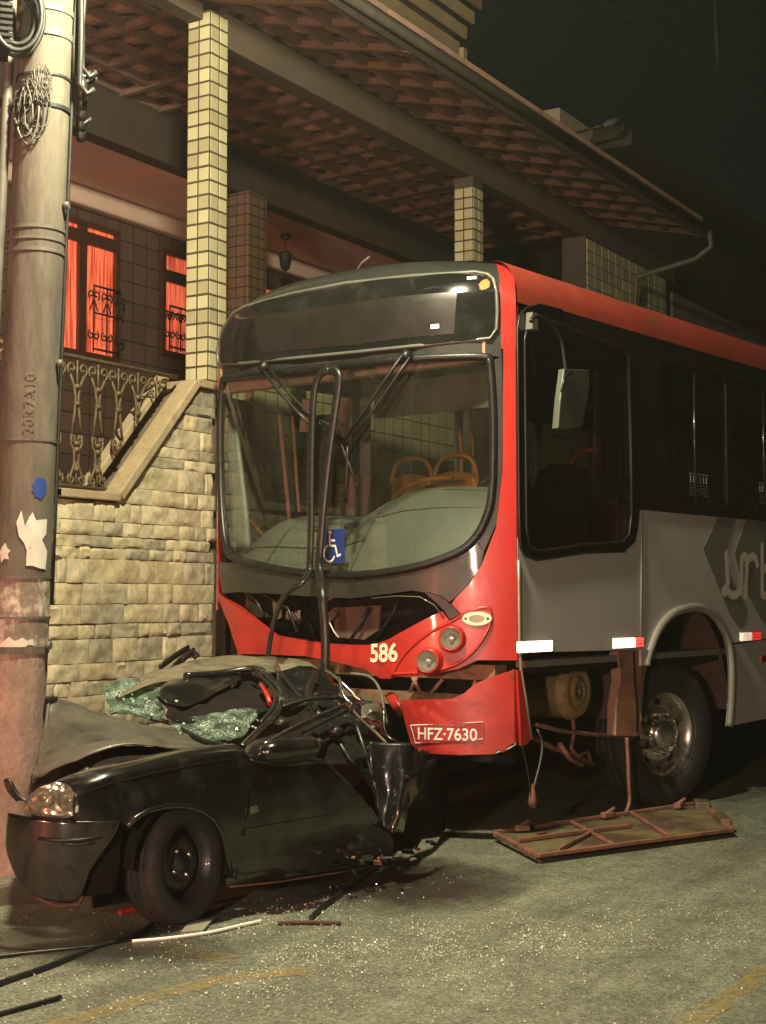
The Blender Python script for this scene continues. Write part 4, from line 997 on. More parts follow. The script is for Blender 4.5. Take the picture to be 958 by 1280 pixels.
# --- bumper, torn gap above it
MB().span((-1.05, -1.92, .95), (1.12, -1.80, 1.04)).build('cross_member', M('tan_steel', (.24, .13, .075), .7, var=.3, scale=7, bump=.2, c2=(.10, .06, .04), c2amt=.4), bus)
MB().span((-1.05, -1.90, .78), (1.12, -1.84, .86)).build('cross_member', MATS['tan_steel'], bus)
for x, dx in ((.50, .05), (.58, -.06), (.66, .09), (.95, .04)):
    MB().tube([(x, -1.93, .86), (x + dx, -1.93, .95)], .012, 6).build('brace', pinkrust, bus)
MB().span((-1.1, -1.75, .45), (1.12, -1.70, 1.30)).build('front_bulkhead', under, bus)
bp_ = fpatch('bumper', [(0.625, 0.829), (0.794, 0.839), (0.934, 0.847), (0.998, 0.88), (1.055, 0.937), (1.134, 0.974), (1.212, 1.007)] + [(1.238, 1.02), (1.238, .60)] + [(1.206, 0.572), (1.184, 0.54), (1.162, 0.558), (1.14, 0.531), (0.972, 0.523), (0.711, 0.528), (0.661, 0.689)], redscuff, .045, .03, cu=.04, cv=.05)
bevel(bp_, .008)
fpatch('bumper_chip', [(1.14, 0.531), (1.166, 0.554), (1.206, 0.559), (1.235, 0.581)] + [(1.238, .60), (1.238, .585)], cream, .040, .012)
spatch('bumper_return', [(-1.882, 1.013), (-1.823, 1.01), (-1.791, 0.86), (-1.725, 0.614), (-1.785, 0.581), (-1.845, 0.576)], red, .012, .02)
sheet('bumper_shard', [[(0.455, -2.12, 0.849), (0.51, -2.12, 0.866), (0.552, -2.12, 0.848)], [(0.557, -2.18, 0.786), (0.599, -2.18, 0.807), (0.629, -2.18, 0.789)], [(0.592, -2.14, 0.724), (0.604, -2.14, 0.743), (0.616, -2.14, 0.73)]], red, bus, 3, 3, .006, 9, .006)
pc = [((0.701, 0.686)), ((1.098, 0.715)), ((1.098, 0.618)), ((0.731, 0.585))]
pl = fpatch('licence_plate', pc, platered, .056, .008)
V = [Vector((p[0], yf(p[0], p[1]) - .058, p[1])) for p in pc]; MB().tube(V + [V[0]], .004, 5, cap=False).build('plate_rim', white, pl)
cxp = (pc[0][0] + pc[1][0] + pc[3][0]) / 3 + .0; czp = sum(p[1] for p in pc) / 4; cxp = sum(p[0] for p in pc) / 4
me = text_mesh('HFZ\u00b77630', .098, squeeze=.82, bold=.0015)
for v in me.vertices: a, b = v.co.x, v.co.y - .012; v.co = Vector((cxp + a, yf(cxp + a, czp + b) - .0595, czp + b))
link('plate_characters', me, white, pl)
m_ = MB()
for a in (-.10, -.075, -.06, -.035, -.02, .0, .025, .04, .065, .085): m_.add([(cxp + a + u, yf(cxp + a, czp + .05) - .0595, czp + .041 + v) for u, v in ((0, 0), (.012, 0), (.012, .008), (0, .008))], [(0, 1, 2, 3)])
m_.build('plate_fine_print', pinkpanel, pl)
# --- wheelchair sign on the glass
sq = [(-0.007, 1.852), (0.194, 1.856), (0.195, 1.65), (-0.006, 1.638)]
sg = fpatch('accessibility_sign', sq, blue, .010, .003)
cx_ = sum(p[0] for p in sq) / 4; cz_ = sum(p[1] for p in sq) / 4; w_ = abs(sq[1][0] - sq[0][0])
S_ = w_ / 2
sym = [[(-.16, .58), (-.14, .06), (.30, .03), (.48, -.52), (.70, -.44)], [(-.14, .34), (.22, .32)],
       [(-.16 + .44 * math.cos(R(a)), -.36 + .44 * math.sin(R(a))) for a in range(110, 345, 15)]]
mbs = MB()
for ln_ in sym:
    for q_, poly in enumerate(stroke([(cx_ + a * S_, cz_ + b * S_ * 1.15) for a, b in ln_], .13 * S_)):
        mbs.add([(p.x, yf(p.x, p.y) - .0125 - .00015 * q_, p.y) for p in poly], [tuple(range(len(poly)))])
hc = circ((cx_ - .13 * S_, cz_ + .80 * S_ * 1.1), .13 * S_, .13 * S_, 12); mbs.add([(p[0], yf(*p) - .0125, p[1]) for p in hc], [tuple(range(12))])
mbs.build('wheelchair_symbol', white, sg)
# --- wipers
def loc(pts): 
    inv = (Matrix.Translation(bus.location) @ Matrix.Rotation(R(-7), 4, 'Z')).inverted(); return [inv @ Vector(p) for p in pts]
for pts, r_ in (([(-5.513, 7.415, 2.933), (-5.363, 7.385, 2.767), (-5.175, 7.357, 2.597), (-5.068, 7.344, 2.513)], .011), ([(-5.429, 7.397, 2.902), (-5.258, 7.369, 2.731), (-5.095, 7.347, 2.596), (-4.976, 7.333, 2.496)], .009),
               ([(-4.365, 7.294, 2.88), (-4.495, 7.287, 2.726), (-4.639, 7.29, 2.558), (-4.778, 7.3, 2.397)], .011), ([(-4.318, 7.299, 2.862), (-4.44, 7.289, 2.712), (-4.58, 7.288, 2.544), (-4.723, 7.296, 2.408)], .009)):
    MB().tube(loc(pts), r_, 7).build('wiper_arm', black, bus)
for pts in ([(-4.888, 7.342, 2.492), (-4.824, 7.335, 2.349), (-4.774, 7.33, 2.248), (-4.718, 7.325, 2.138)], [(-4.786, 7.331, 2.406), (-4.786, 7.331, 2.273), (-4.792, 7.332, 2.151), (-4.792, 7.332, 2.014)], [(-5.239, 7.386, 2.656), (-5.103, 7.368, 2.568), (-4.939, 7.348, 2.505), (-4.799, 7.333, 2.406)]):
    MB().tube(loc(pts), .010, 6, flat=.5).build('wiper_blade', black, bus)
for c in ([(-4.355, 7.315, 2.877)], [(-5.483, 7.418, 2.92)]):
    MB().lathe([(0, -.03), (.03, -.025), (.035, .02), (0, .03)], 10, axis_mat(loc(c)[0], (0, -1, 0))).build('wiper_pivot', black, bus)
# --- left side: window band with holes, glass panes, grey panels
band_o = [(-1.862, 3.023), (-1.836, 3.103), (-1.758, 3.159), (-1.616, 3.201), (-1.369, 3.205)] + [(REAR, 3.215), (REAR, 2.02)] + [(1.635, 2.024), (-0.402, 2.019), (-0.426, 1.896), (-0.471, 1.799), (-0.611, 1.737), (-0.859, 1.726), (-1.145, 1.714), (-1.482, 1.676), (-1.678, 1.658), (-1.791, 1.679), (-1.841, 1.729), (-1.856, 1.935)]
drv = [(-1.786, 2.962), (-1.75, 3.068), (-1.661, 3.116), (-1.463, 3.116), (-0.616, 3.069), (-0.532, 3.027), (-0.512, 2.422), (-0.51, 1.998), (-0.545, 1.849), (-0.642, 1.794), (-0.909, 1.776), (-1.145, 1.764), (-1.481, 1.725), (-1.66, 1.711), (-1.747, 1.742), (-1.78, 1.844)]
holes = [drv]; y = -.08
w0 = [(-0.063, 3.066), (0.959, 2.097)]
wins = [(w0[0][0], w0[1][0] - .02)]
while wins[-1][1] + 1.3 < REAR: wins.append((wins[-1][1] + .10, wins[-1][1] + 1.25))
holes += [rrect(a, b, 2.10, 3.07) for a, b in wins]
bandm = M('window_band_black', (.010, .010, .009), .25, var=.25, scale=4, coat=.3)
holed('window_band', band_o, holes, SD(.010), bandm, bus, .03)
spatch('driver_window', drv, darkglass, -.004, .004)
for a, b in wins: spatch('side_window', rrect(a - .01, b + .01, 2.09, 3.08), darkglass, -.004, .004)
V = [Vector((BW + .012, p[0], p[1])) for p in drv]; MB().tube(V + [V[0]], .010, 6, cap=False).build('window_seal', rubber, bus)
V = [Vector((BW + .012, p[0], p[1])) for p in band_o[:5]] ; V = [Vector((BW + .012, p[0], p[1])) for p in band_o[-8:]] + V
MB().tube(V, .008, 6).build('window_seal', rubber, bus)
for a, b in wins:
    MB().tube([(BW - .002, (a + b) / 2, 2.11), (BW - .002, (a + b) / 2, 3.06)], .012, 6).build('sliding_sash', bandm, bus)
    m_ = MB()
    yy0 = a + (b - a) * .42; 
    for i in range(5): m_.span((BW + .001, yy0, 2.16 + i * .018), (BW + .003, yy0 + .28, 2.163 + i * .018))
    for i in range(6): m_.span((BW + .001, yy0 + .05 * i, 2.25), (BW + .003, yy0 + .05 * i + .012, 2.30))
    m_.span((BW + .001, yy0 - .01, 2.31), (BW + .003, yy0 + .29, 2.318))
    m_.build('window_notice', M('notice_print_%d' % int(a * 100), (.28, .26, .22), .6), bus)
spatch('side_panel', [(-1.858, 1.785), (-1.825, 1.711), (-1.678, 1.672), (-1.145, 1.734), (-0.611, 1.758), (-0.493, 1.809), (-0.445, 2.001), (-0.373, 2.026), (-0.394, 1.092), (-1.856, 1.114)], busgrey, .0, .02)
arch = [(-0.326, 0.984), (-0.314, 1.037), (-0.256, 1.115), (-0.176, 1.204), (-0.072, 1.273), (0.069, 1.331), (0.236, 1.358), (0.395, 1.368), (0.519, 1.356), (0.671, 1.309), (0.798, 1.227), (0.888, 1.144), (0.938, 1.055), (0.961, 0.92), (0.956, 0.786), (0.938, 0.63), (0.907, 0.498)]
za_ = arch[-1][1]
spatch('side_panel', [(-0.358, 2.027)] + [(2.6, 2.03), (2.6, .53)] + arch[::-1] + [(-0.381, 0.986)], busgrey, .0, .02)
rw = 5.95
rarch = [(rw - .62 * math.cos(R(a)), .50 + .80 * math.sin(R(a))) for a in range(0, 181, 12)]
spatch('side_panel', [(2.608, .53), (2.608, 2.03), (REAR, 2.03), (REAR, .55)] + rarch[::-1], busgrey, .0, .02)
spatch('panel_joint', [(0.967, 1.101), (0.98, 1.089)] + [(2.6, 1.150), (2.6, 1.158)], under, .002, .003)
MB().tube([Vector((BW + .012, p[0], p[1])) for p in crom([(a, b, 0) for a, b in arch], 2)] if False else [Vector((BW + .012, p.x, p.y)) for p in crom([(a, b, 0) for a, b in arch], 3)], .024, 8, flat=1.3).build('arch_moulding', M('moulding_grey', (.27, .255, .225), .5, var=.1, scale=5), bus)
V = [(-1.859, 1.654), (-1.857, 1.467), (-1.855, 1.188), (-1.84, 1.011), (-1.791, 0.837), (-1.734, 0.605)]
MB().tube([Vector((BW + .008, p[0], p[1])) for p in V], .011, 6).build('corner_trim', M('trim_aluminium', (.34, .30, .25), .4, metal=.5, var=.2, scale=9), bus)
MB().tube([(BW + .004, S0[0], S0[1]) for S0 in [(-0.369, 2.005), (-0.389, 1.092)]], .006, 5).build('joint_strip', MATS['moulding_grey'], bus)
# livery: two chevrons and the start of the operator's name
spatch('livery_chevron', [(0.784, 2.018), (1.093, 2.02), (0.95, 1.83), (0.867, 1.746), (0.97, 1.595), (1.156, 1.448), (1.264, 1.346), (1.247, 1.268), (1.203, 1.215), (1.147, 1.204), (1.066, 1.241), (0.947, 1.324), (0.768, 1.517), (0.557, 1.762), (0.545, 1.79)], chevron, .003, .002)
spatch('livery_chevron', [(1.259, 2.021), (1.635, 2.024)] + [(2.3, 2.0), (2.05, 1.75), (1.95, 1.5), (2.2, 1.25), (2.4, 1.13), (2.1, 1.13)] + [(1.532, 1.246), (1.296, 1.448), (1.108, 1.656), (1.057, 1.774)], chevron, .003, .002)
def letters(strokes, w):
    m_ = MB()
    for k, s in enumerate(strokes):
        for q_, poly in enumerate(stroke(s, w)): m_.add([(BW + .0065 + .00012 * q_ + .00003 * k, p.x, p.y) for p in poly], [tuple(range(len(poly)))])
    return m_
uL = [[(0.846, 1.477), (0.9, 1.506), (0.928, 1.547), (0.917, 1.635), (0.908, 1.753)], [(0.859, 1.471), (0.926, 1.483), (0.992, 1.454), (1.06, 1.454), (1.129, 1.484), (1.16, 1.567), (1.164, 1.687), (1.18, 1.735), (1.236, 1.748), (1.262, 1.701), (1.245, 1.598), (1.225, 1.448)], [(1.248, 1.682), (1.306, 1.732), (1.363, 1.751), (1.42, 1.734), (1.447, 1.686)], [(1.54, 1.835), (1.533, 1.663), (1.526, 1.461)], [(1.532, 1.632), (1.622, 1.677), (1.71, 1.647), (1.722, 1.554), (1.673, 1.467), (1.554, 1.448)]]
letters(uL, .062).build('operator_lettering', letter, bus)
FACET = Vector((.44, -.898, .03)).normalized()      # tape prisms turned midway between camera and fill lamp, so they shine
def tape(name, y0, y1, z0, z1, m, parent=bus):
    m_ = MB(); n = max(3, int(abs(y1 - y0) / .012)); st = (y1 - y0) / n
    t = Vector((-FACET.y, FACET.x, 0)).normalized()
    if t.y < 0: t = -t
    w = abs(st) / max(.2, abs(t.y))
    for i in range(n):
        a = Vector((BW + .004, y0 + st * i, 0)); b = a + t * w * .98
        m_.add([(a.x, a.y, z0), (b.x, b.y, z0), (b.x, b.y, z1), (a.x, a.y, z1), (BW + .003, b.y, z0), (BW + .003, b.y, z1)], [(0, 1, 2, 3), (1, 4, 5, 2), (0, 4, 1), (3, 2, 5)])
    return m_.build(name, m, parent)
for pr, two in (([(-1.877, 1.179), (-1.525, 1.171), (-1.526, 1.104), (-1.877, 1.11)], .0), ([(-0.763, 1.174), (-0.398, 1.171), (-0.4, 1.103), (-0.764, 1.107)], .3), ([(1.119, 1.175), (1.443, 1.175), (1.426, 1.108), (1.103, 1.11)], .5)):
    ya_, yb_ = pr[0][0], pr[1][0]; z_a, z_b = pr[3][1] + .004, pr[0][1]; ym = yb_ - (yb_ - ya_) * two
    t_ = tape('reflector', ya_, ym, z_a, z_b, reflwhite)
    if two:
        for i in range(3): tape('reflector_stripe', ym, yb_, z_a + (z_b - z_a) * (i / 3 + .03), z_a + (z_b - z_a) * (i / 3 + .30), reflred, t_)
spatch('side_marker', [(1.494, 0.991), (1.625, 0.993), (1.624, 0.944), (1.492, 0.943)], reflred, .008, .008)
# far side: simple panels with windows and the open front door frame
holed('far_side_panel', [(-.35, .55), (REAR, .55), (REAR, 3.19), (-.35, 3.19)], [rrect(a, b, 2.0, 3.05) for a, b in [(-.2 + 1.25 * i, .95 + 1.25 * i) for i in range(7)]], SF(0), busgrey, bus, .02)
for i in range(7): patch('side_window', rrect(-.21 + 1.25 * i, .96 + 1.25 * i, 1.99, 3.06), SF(-.006), wsglass, bus, 0, 0, .004, False)
dr = MB()
for y in (-1.80, -1.10, -1.02, -.40): dr.span((-1.25, y, .65), (-1.21, y + .05, 3.0))
dr.span((-1.25, -1.80, 2.98), (-1.21, -.35, 3.17)); dr.span((-1.25, -1.80, .55), (-1.21, -.35, .67)); dr.build('door_frame', black, bus)
MB().span((-1.235, -1.76, .68), (-1.228, -.42, 2.97)).build('door_glass', wsglass, bus)
MB().span((-BW, REAR, .6), (BW, REAR + .05, 3.2)).build('rear_wall', red, bus)
# --- inside
MB().span((-1.2, -1.70, 1.02), (1.2, REAR, 1.06)).build('floor', inner, bus)
prof = [(-1.658, -1.35, 1.76), (-1.357, -1.35, 1.766), (-1.198, -1.35, 1.774), (-1.136, -1.35, 1.842), (-1.028, -1.35, 1.93), (-0.853, -1.35, 1.992), (-0.594, -1.35, 1.995), (-0.307, -1.35, 1.973), (-0.099, -1.35, 1.955), (0.023, -1.35, 2.015), (0.171, -1.35, 2.094), (0.367, -1.35, 2.133), (0.62, -1.35, 2.136), (0.866, -1.35, 2.115)]
xs0, xs1 = -1.16, 1.16
def dz(x):
    for a, b in zip(prof, prof[1:]):
        if a[0] <= x <= b[0]: return a[2] + (b[2] - a[2]) * (x - a[0]) / (b[0] - a[0] + 1e-9)
    return prof[0][2] if x < prof[0][0] else prof[-1][2]
rows = []
for k, (yy, fz) in enumerate(((.0, 0.0), (.04, .05), (.25, .62), (.42, .92), (.62, 1.0), (.86, .93), (.95, .75))):
    row = []
    for i in range(19):
        x = xs0 + (xs1 - xs0) * i / 18; y_ = yf(x * .98, 1.6) + .05; z_lo = 1.56 + .04 * abs(x)
        row.append((x, y_ + yy, z_lo + (dz(x) - z_lo) * fz))
    rows.append(row)
dsh = sheet('dashboard', rows, dash, bus, 2, 2, .0, 5, .01)
def dash_pt(x, f, lift=.006):
    ks = ((.0, 0.0), (.04, .05), (.25, .62), (.42, .92), (.62, 1.0)); a = f * 4; k = min(3, int(a)); t = a - k
    yy = ks[k][0] + (ks[k + 1][0] - ks[k][0]) * t; fz = ks[k][1] + (ks[k + 1][1] - ks[k][1]) * t
    z_lo = 1.56 + .04 * abs(x); return (x, yf(x * .98, 1.6) + .05 + yy - lift, z_lo + (dz(x) - z_lo) * fz + lift)
for x0, x1, f0, f1 in ((.18, 1.12, .56, .60), (.55, 1.12, .80, .78), (-1.1, .15, .42, .42), (-.62, -.62, .05, .7), (.16, .16, .05, .62)):
    MB().tube([dash_pt(x0 + (x1 - x0) * k / 16, f0 + (f1 - f0) * k / 16) for k in range(17)], .006, 5).build('dash_seam', black, dsh)
for x, f, w_, h_ in ((-.35, .60, .16, .05), (-.05, .62, .12, .05)):
    o = MB().box((0, 0, 0), (w_, .05, h_)).build('dash_vent', black, dsh); o.location = dash_pt(x, f); o.rotation_euler = (-.9, 0, 0); bevel(o, .006)
MB().tube([(.50 + .22 * math.cos(a), -.95 + .12 * math.sin(a), 2.12 + .17 * math.sin(a)) for a in [2 * math.pi * i / 24 for i in range(25)]], .016, 7, cap=False).build('steering_wheel', black, bus)
MB().span((-1.10, -1.98, 2.83), (1.10, -1.90, 3.0)).build('sun_visor', pinkpanel, bus)
MB().span((.12, -1.80, 2.58), (1.05, -1.78, 2.80)).build('roller_blind', M('blind_dark', (.05, .04, .032), .7), bus)
MB().lathe([(0, -.03), (.025, -.02), (.03, .01), (0, .03)], 10, Matrix.Translation((-0.946, -1.85, 2.83))).build('dome_camera', pinkpanel, bus)
pil = [(-1.242, -1.75, 2.483), (-1.086, -1.75, 2.473), (-1.044, -1.75, 2.026), (-1.035, -1.75, 1.793), (-1.205, -1.75, 1.786)]
sheet('pillar_trim', [[(-1.299, -1.72, 2.83), (-1.22, -1.72, 2.823)], [(-1.192, -1.8, 2.42), (-1.068, -1.8, 2.401)], [(-1.108, -1.85, 2.024), (-0.955, -1.85, 2.007)], [(-1.121, -1.85, 1.782), (-0.931, -1.85, 1.777)]], M('pillar_grey_green', (.14, .155, .135), .5, var=.15), bus, 3, 4, 0, 1, .03)
pst = [(-0.9, -1.594, 2.709), (-0.9, -1.49, 1.977), (-0.8, -1.502, 2.028), (-0.8, -1.571, 2.692)]
MB().tube([pst[0], pst[1]], .016, 6).build('door_leaf_edge', pinkrust, bus); MB().tube([pst[3], pst[2]], .012, 6).build('door_leaf_edge', pinkrust, bus)
MB().span((-.95, -1.15, 1.1), (-.80, -1.10, 2.75)).build('door_leaf', black, bus)
MB().tube([(-1.568, -1.2, 2.024), (-1.485, -1.2, 1.95), (-1.371, -1.2, 1.84)], .014, 6).build('grab_rail', orange, bus)
for pts in ([(-1.573, 0.3, 2.719), (-1.556, 0.3, 2.406), (-1.547, 0.3, 2.009)], [(-0.707, 0.2, 3.024), (-0.662, 0.2, 2.793), (-0.632, 0.2, 2.603), (-0.633, 0.2, 2.352)], [(-2.513, 1.8, 3.316), (-2.513, 1.8, 2.857), (-2.514, 1.8, 2.247)], [(-0.844, 0.6, 3.173), (-0.814, 0.6, 2.778), (-0.8, 0.6, 2.256)], [(-0.715, -0.6, 2.067), (-0.64, -0.6, 2.2), (-0.396, -0.6, 2.288), (-0.138, -0.6, 2.292)], [(-2.472, 1.2, 3.247), (-2.461, 1.2, 2.804), (-2.451, 1.2, 2.18)]):
    MB().tube(crom(pts, 4), .018, 8).build('grab_rail', orange, bus)
def seat(x, y, zb=1.06):
    s = empty('passenger_seat', (x, y, zb)); s.parent = bus
    sheet('seat_shell', [[(-.20, -.0, 1.02), (0, .0, 1.06), (.20, 0, 1.02)], [(-.21, .02, .80), (0, .05, .80), (.21, .02, .80)], [(-.21, .03, .52), (0, .06, .50), (.21, .03, .52)], [(-.21, -.05, .44), (0, -.05, .42), (.21, -.05, .44)], [(-.21, -.42, .46), (0, -.42, .44), (.21, -.42, .46)]], orange, s, 4, 4, 0, 1, .015)
    MB().tube(crom([(-.20, .02, .85), (-.19, .03, 1.06), (-.10, .03, 1.17), (.10, .03, 1.17), (.19, .03, 1.06), (.20, .02, .85)], 4), .018, 8).build('handle', orange, s)
    for a in (-.16, .16): MB().tube([(a, -.1, .43), (a, 0, 0)], .018, 6).build('leg', black, s)
    return s
for i in range(6):
    for x in (.92, .50, -.92, -.48): seat(x, .9 + i * .85)
for x, y in ((-.95, -.05), (-.53, -.05), (.5, .25), (.92, .25)): seat(x, y, 1.34)
drs = empty('driver_seat', (.66, -.45, 1.06)); drs.parent = bus
sheet('seat_back', [[(-.18, .05, 1.25), (0, .06, 1.30), (.18, .05, 1.25)], [(-.24, 0, .95), (0, .05, .95), (.24, 0, .95)], [(-.25, -.02, .5), (0, .03, .5), (.25, -.02, .5)]], black, drs, 4, 4, 0, 1, .09)
MB().span((-.25, -.48, .38), (.25, .02, .5)).build('cushion', black, drs)
cu_ = [(1.12, -0.702, 2.927), (1.12, -0.296, 2.917), (1.12, -0.336, 2.087), (1.12, -0.758, 2.085)]
rows = []
for k in range(5):
    a = Vector(cu_[0]).lerp(Vector(cu_[3]), k / 4); b = Vector(cu_[1]).lerp(Vector(cu_[2]), k / 4)
    rows.append([tuple(a.lerp(b, j / 10) + Vector((.025 * (1 if j % 2 else -1), 0, 0))) for j in range(11)])
sheet('curtain', rows, pinkcloth, bus, 3, 3, .004, 6, .004)
MB().span((.25, -.12, 1.06), (1.18, -.08, 1.75)).build('driver_partition', inner, bus)
for c, w_, h_ in (((-0.766, -0.9, 2.172), .20, .30), ((-1.087, -1.1, 2.761), .12, .24), ((-0.58, -1.3, 2.701), .16, .26)):
    MB().box((0, 0, 0), (w_, .006, h_), Matrix.Rotation(.15, 3, 'Y')).build('notice_sheet', pinkpanel, bus).location = c
# --- mirror on the driver's side
mr = [(1.46, -1.696, 2.779), (1.46, -1.412, 2.805), (1.46, -1.404, 2.713), (1.46, -1.492, 2.457), (1.46, -1.611, 2.432), (1.46, -1.772, 2.417), (1.46, -1.743, 2.589)]
mo = MB(); 
mo.prism([(p[1], p[2]) for p in mr], lambda a, b: (BW + .185, a, b), lambda a, b: (BW + .23, a, b))
mro = mo.build('side_mirror', M('mirror_shell', (.075, .085, .065), .45, var=.12, scale=5), bus); bevel(mro, .02, 3)
ma = [(1.34, -1.852, 3.05), (1.34, -1.817, 3.084), (1.34, -1.712, 3.091), (1.34, -1.606, 3.059), (1.34, -1.525, 2.993), (1.34, -1.49, 2.895), (1.34, -1.464, 2.776)]
MB().tube(crom(ma, 4), .013, 8).build('mirror_arm', black, mro)
MB().tube([(1.48, -1.748, 2.634), (1.48, -1.711, 2.732), (1.48, -1.639, 2.76)], .008, 6).build('mirror_strut', black, mro)
mk = [(1.27, -1.744, 3.085)][0]
MB().span((BW, mk[1] - .03, mk[2] - .06), (BW + .06, mk[1] + .03, mk[2] + .04)).build('mirror_bracket', M('bracket_grey', (.12, .12, .10), .5), mro)
# --- open locker under the driver: tank, posts, dangling pieces
MB().span((.30, -1.68, .50), (.34, -.42, 1.20)).build('locker_back', under, bus)
MB().span((-1.15, -1.6, .98), (1.20, REAR, 1.015)).build('underfloor', under, bus)
MB().span((-.5, -1.6, .55), (-.38, REAR - .3, .80)).build('chassis_rail', under, bus); MB().span((.38, -1.6, .55), (.50, REAR - .3, .80)).build('chassis_rail', under, bus)
tk = [(1.1, -0.974, 0.842)][0]
A = axis_mat((tk[0], tk[1], tk[2]), (1, 0, 0))
tank = MB().lathe([(0, -.62), (.15, -.60), (.178, -.54), (.178, -.06), (.185, -.055), (.185, -.03), (.178, -.025), (.172, -.01)], 32, A).build('air_tank', tankm, bus)
MB().lathe([(.172, -.01), (.16, .012), (.125, .018), (.115, .010), (.09, .012), (.08, .024), (.05, .026), (.045, .012), (.02, .012), (.015, .03), (0, .032)], 32, A).build('tank_cap', tankm, tank)
for i in range(12): MB().box((0, 0, 0), (.006, .10, .006), Matrix.Rotation(i * math.pi / 6, 3, 'X')).build('cap_rib', tankm, tank).location = (tk[0] + .020, tk[1], tk[2])
po = [(1.21, -0.634, 1.093), (1.21, -0.312, 1.089), (1.21, -0.325, 0.528), (1.21, -0.412, 0.519), (1.21, -0.676, 0.544), (1.21, -0.661, 0.748), (1.21, -0.606, 0.9)]
o = MB().prism([(p[1], p[2]) for p in po], lambda a, b: (BW - .10, a, b), lambda a, b: (BW - .03, a, b)).build('locker_post', pinkrust, bus); bevel(o, .006)
MB().tube([(BW - .028, p[1], p[2]) for p in [(1.21, -0.432, 1.077), (1.21, -0.425, 0.892), (1.21, -0.396, 0.733), (1.21, -0.4, 0.55)]], .008, 5).build('post_crack', under, bus)
for p in [(1.22, -0.308, 0.623), (1.22, -0.333, 0.466)]: MB().lathe([(0, -.02), (.035, -.02), (.035, .03), (0, .03)], 10, axis_mat(p, (1, 0, 0))).build('post_bolt', under, bus)
MB().tube([(1.19, -1.612, 0.683), (1.19, -1.324, 0.624), (1.19, -0.943, 0.572), (1.19, -0.43, 0.509)], .014, 6).build('locker_rail', rust, bus)
MB().tube([(1.09, -1.528, 0.609), (1.09, -1.258, 0.511), (1.09, -0.974, 0.438), (1.09, -0.757, 0.363)], .018, 7).build('locker_rail', rust, bus)
MB().tube([(1.14, -1.091, 0.68), (1.14, -1.073, 0.594), (1.14, -1.113, 0.497), (1.14, -1.037, 0.441), (1.14, -0.91, 0.466), (1.14, -0.881, 0.403)], .012, 7).build('bracket', rust, bus)
MB().tube([(1.12, -1.212, 0.529), (1.12, -1.1, 0.431), (1.12, -0.946, 0.377)], .016, 7).build('bracket', pinkrust, bus)
MB().tube(crom([(1.22, -0.553, 0.525), (1.22, -0.54, 0.379), (1.22, -0.532, 0.223), (1.22, -0.524, 0.119), (1.22, -0.568, 0.052), (1.22, -0.652, 0.001)], 3), .014, 6, flat=.5).build('dangling_strap', rust, bus)
MB().tube(crom([(1.26, -1.686, 0.659), (1.26, -1.635, 0.571), (1.26, -1.663, 0.456), (1.26, -1.725, 0.336), (1.26, -1.743, 0.254)], 3), .006, 6).build('dangling_cable', wirem, bus)
MB().tube(crom([(1.26, -1.858, 0.588), (1.26, -1.809, 0.469), (1.26, -1.768, 0.326), (1.26, -1.76, 0.265)], 3), .005, 6).build('dangling_cable', cable, bus)
c = [(1.26, -1.743, 0.264)][0]; MB().lathe([(0, -.06), (.02, -.055), (.028, -.02), (.015, .05), (0, .09)], 8, Matrix.Translation(c)).build('cable_plug', rust, bus)
# --- wheels
def bus_wheel(x, y, steer, side):
    w = empty('wheel', (x, y, .497)); w.parent = bus; w.rotation_euler = (0, 0, steer if side > 0 else steer + math.pi)
    A = axis_mat((0, 0, 0), (1, 0, 0))
    MB().lathe([(.285, -.12), (.36, -.135), (.45, -.135), (.485, -.115), (.496, -.085), (.488, -.083), (.488, -.073), (.497, -.071), (.497, -.030), (.488, -.028), (.488, -.016), (.497, -.014), (.497, .028), (.488, .030), (.488, .042), (.497, .044), (.496, .085), (.485, .115), (.45, .138), (.36, .138), (.305, .125), (.285, .10)], 48, A).build('tyre', tyre, w)
    for k in (-.06, -.02, .02, .06): pass
    MB().lathe([(.295, .125), (.300, .112), (.285, .095), (.268, .085), (.258, .02), (.250, -.03)], 40, A).build('rim', steel, w)
    MB().lathe([(.255, -.02), (.22, .015), (.19, .045), (.165, .052), (.12, .052), (.11, .055), (.105, .085), (.09, .11), (.06, .118), (0, .12)], 32, A).build('disc', steel, w)
    for i in range(10):
        a = 2 * math.pi * i / 10
        MB().lathe([(.016, 0), (.016, .035), (.010, .045), (0, .045)], 6, axis_mat((.052, .142 * math.cos(a), .142 * math.sin(a)), (1, 0, 0))).build('wheel_nut', steel, w)
        if i % 2 == 0:
            a += .31; MB().lathe([(.032, 0), (.030, .004), (0, .004)], 10, axis_mat((.028, .212 * math.cos(a), .212 * math.sin(a)), (Vector((1, .35 * math.cos(a), .35 * math.sin(a)))))).build('hand_hole', under, w)
    return w
bus_wheel(1.068, .11, R(-12), 1); bus_wheel(-1.068, .11, R(-12), -1)
bus_wheel(1.06, rw, 0, 1); bus_wheel(-1.06, rw, 0, -1)
MB().tube([(-1.0, .11, .497), (1.0, .11, .497)], .06, 10).build('axle', under, bus); MB().tube([(-1.0, rw, .497), (1.0, rw, .497)], .08, 10).build('axle', under, bus)
V = []; n = 18
for xx in (.72, BW - .012):
    for i in range(n + 1):
        a = math.pi * i / n; V.append((xx, .29 - .655 * math.cos(a), .62 + .76 * math.sin(a)))
F = [(i, i + 1, i + 2 + n, i + 1 + n) for i in range(n)]
wa = MB().add(V, F, True); 
wl_ = wa.build('wheel_housing', M('housing_dust', (.085, .05, .036), .9, var=.3, scale=6), bus)
MB().span((.70, -.40, .35), (.72, 1.0, 1.40)).build('housing_wall', under, bus)

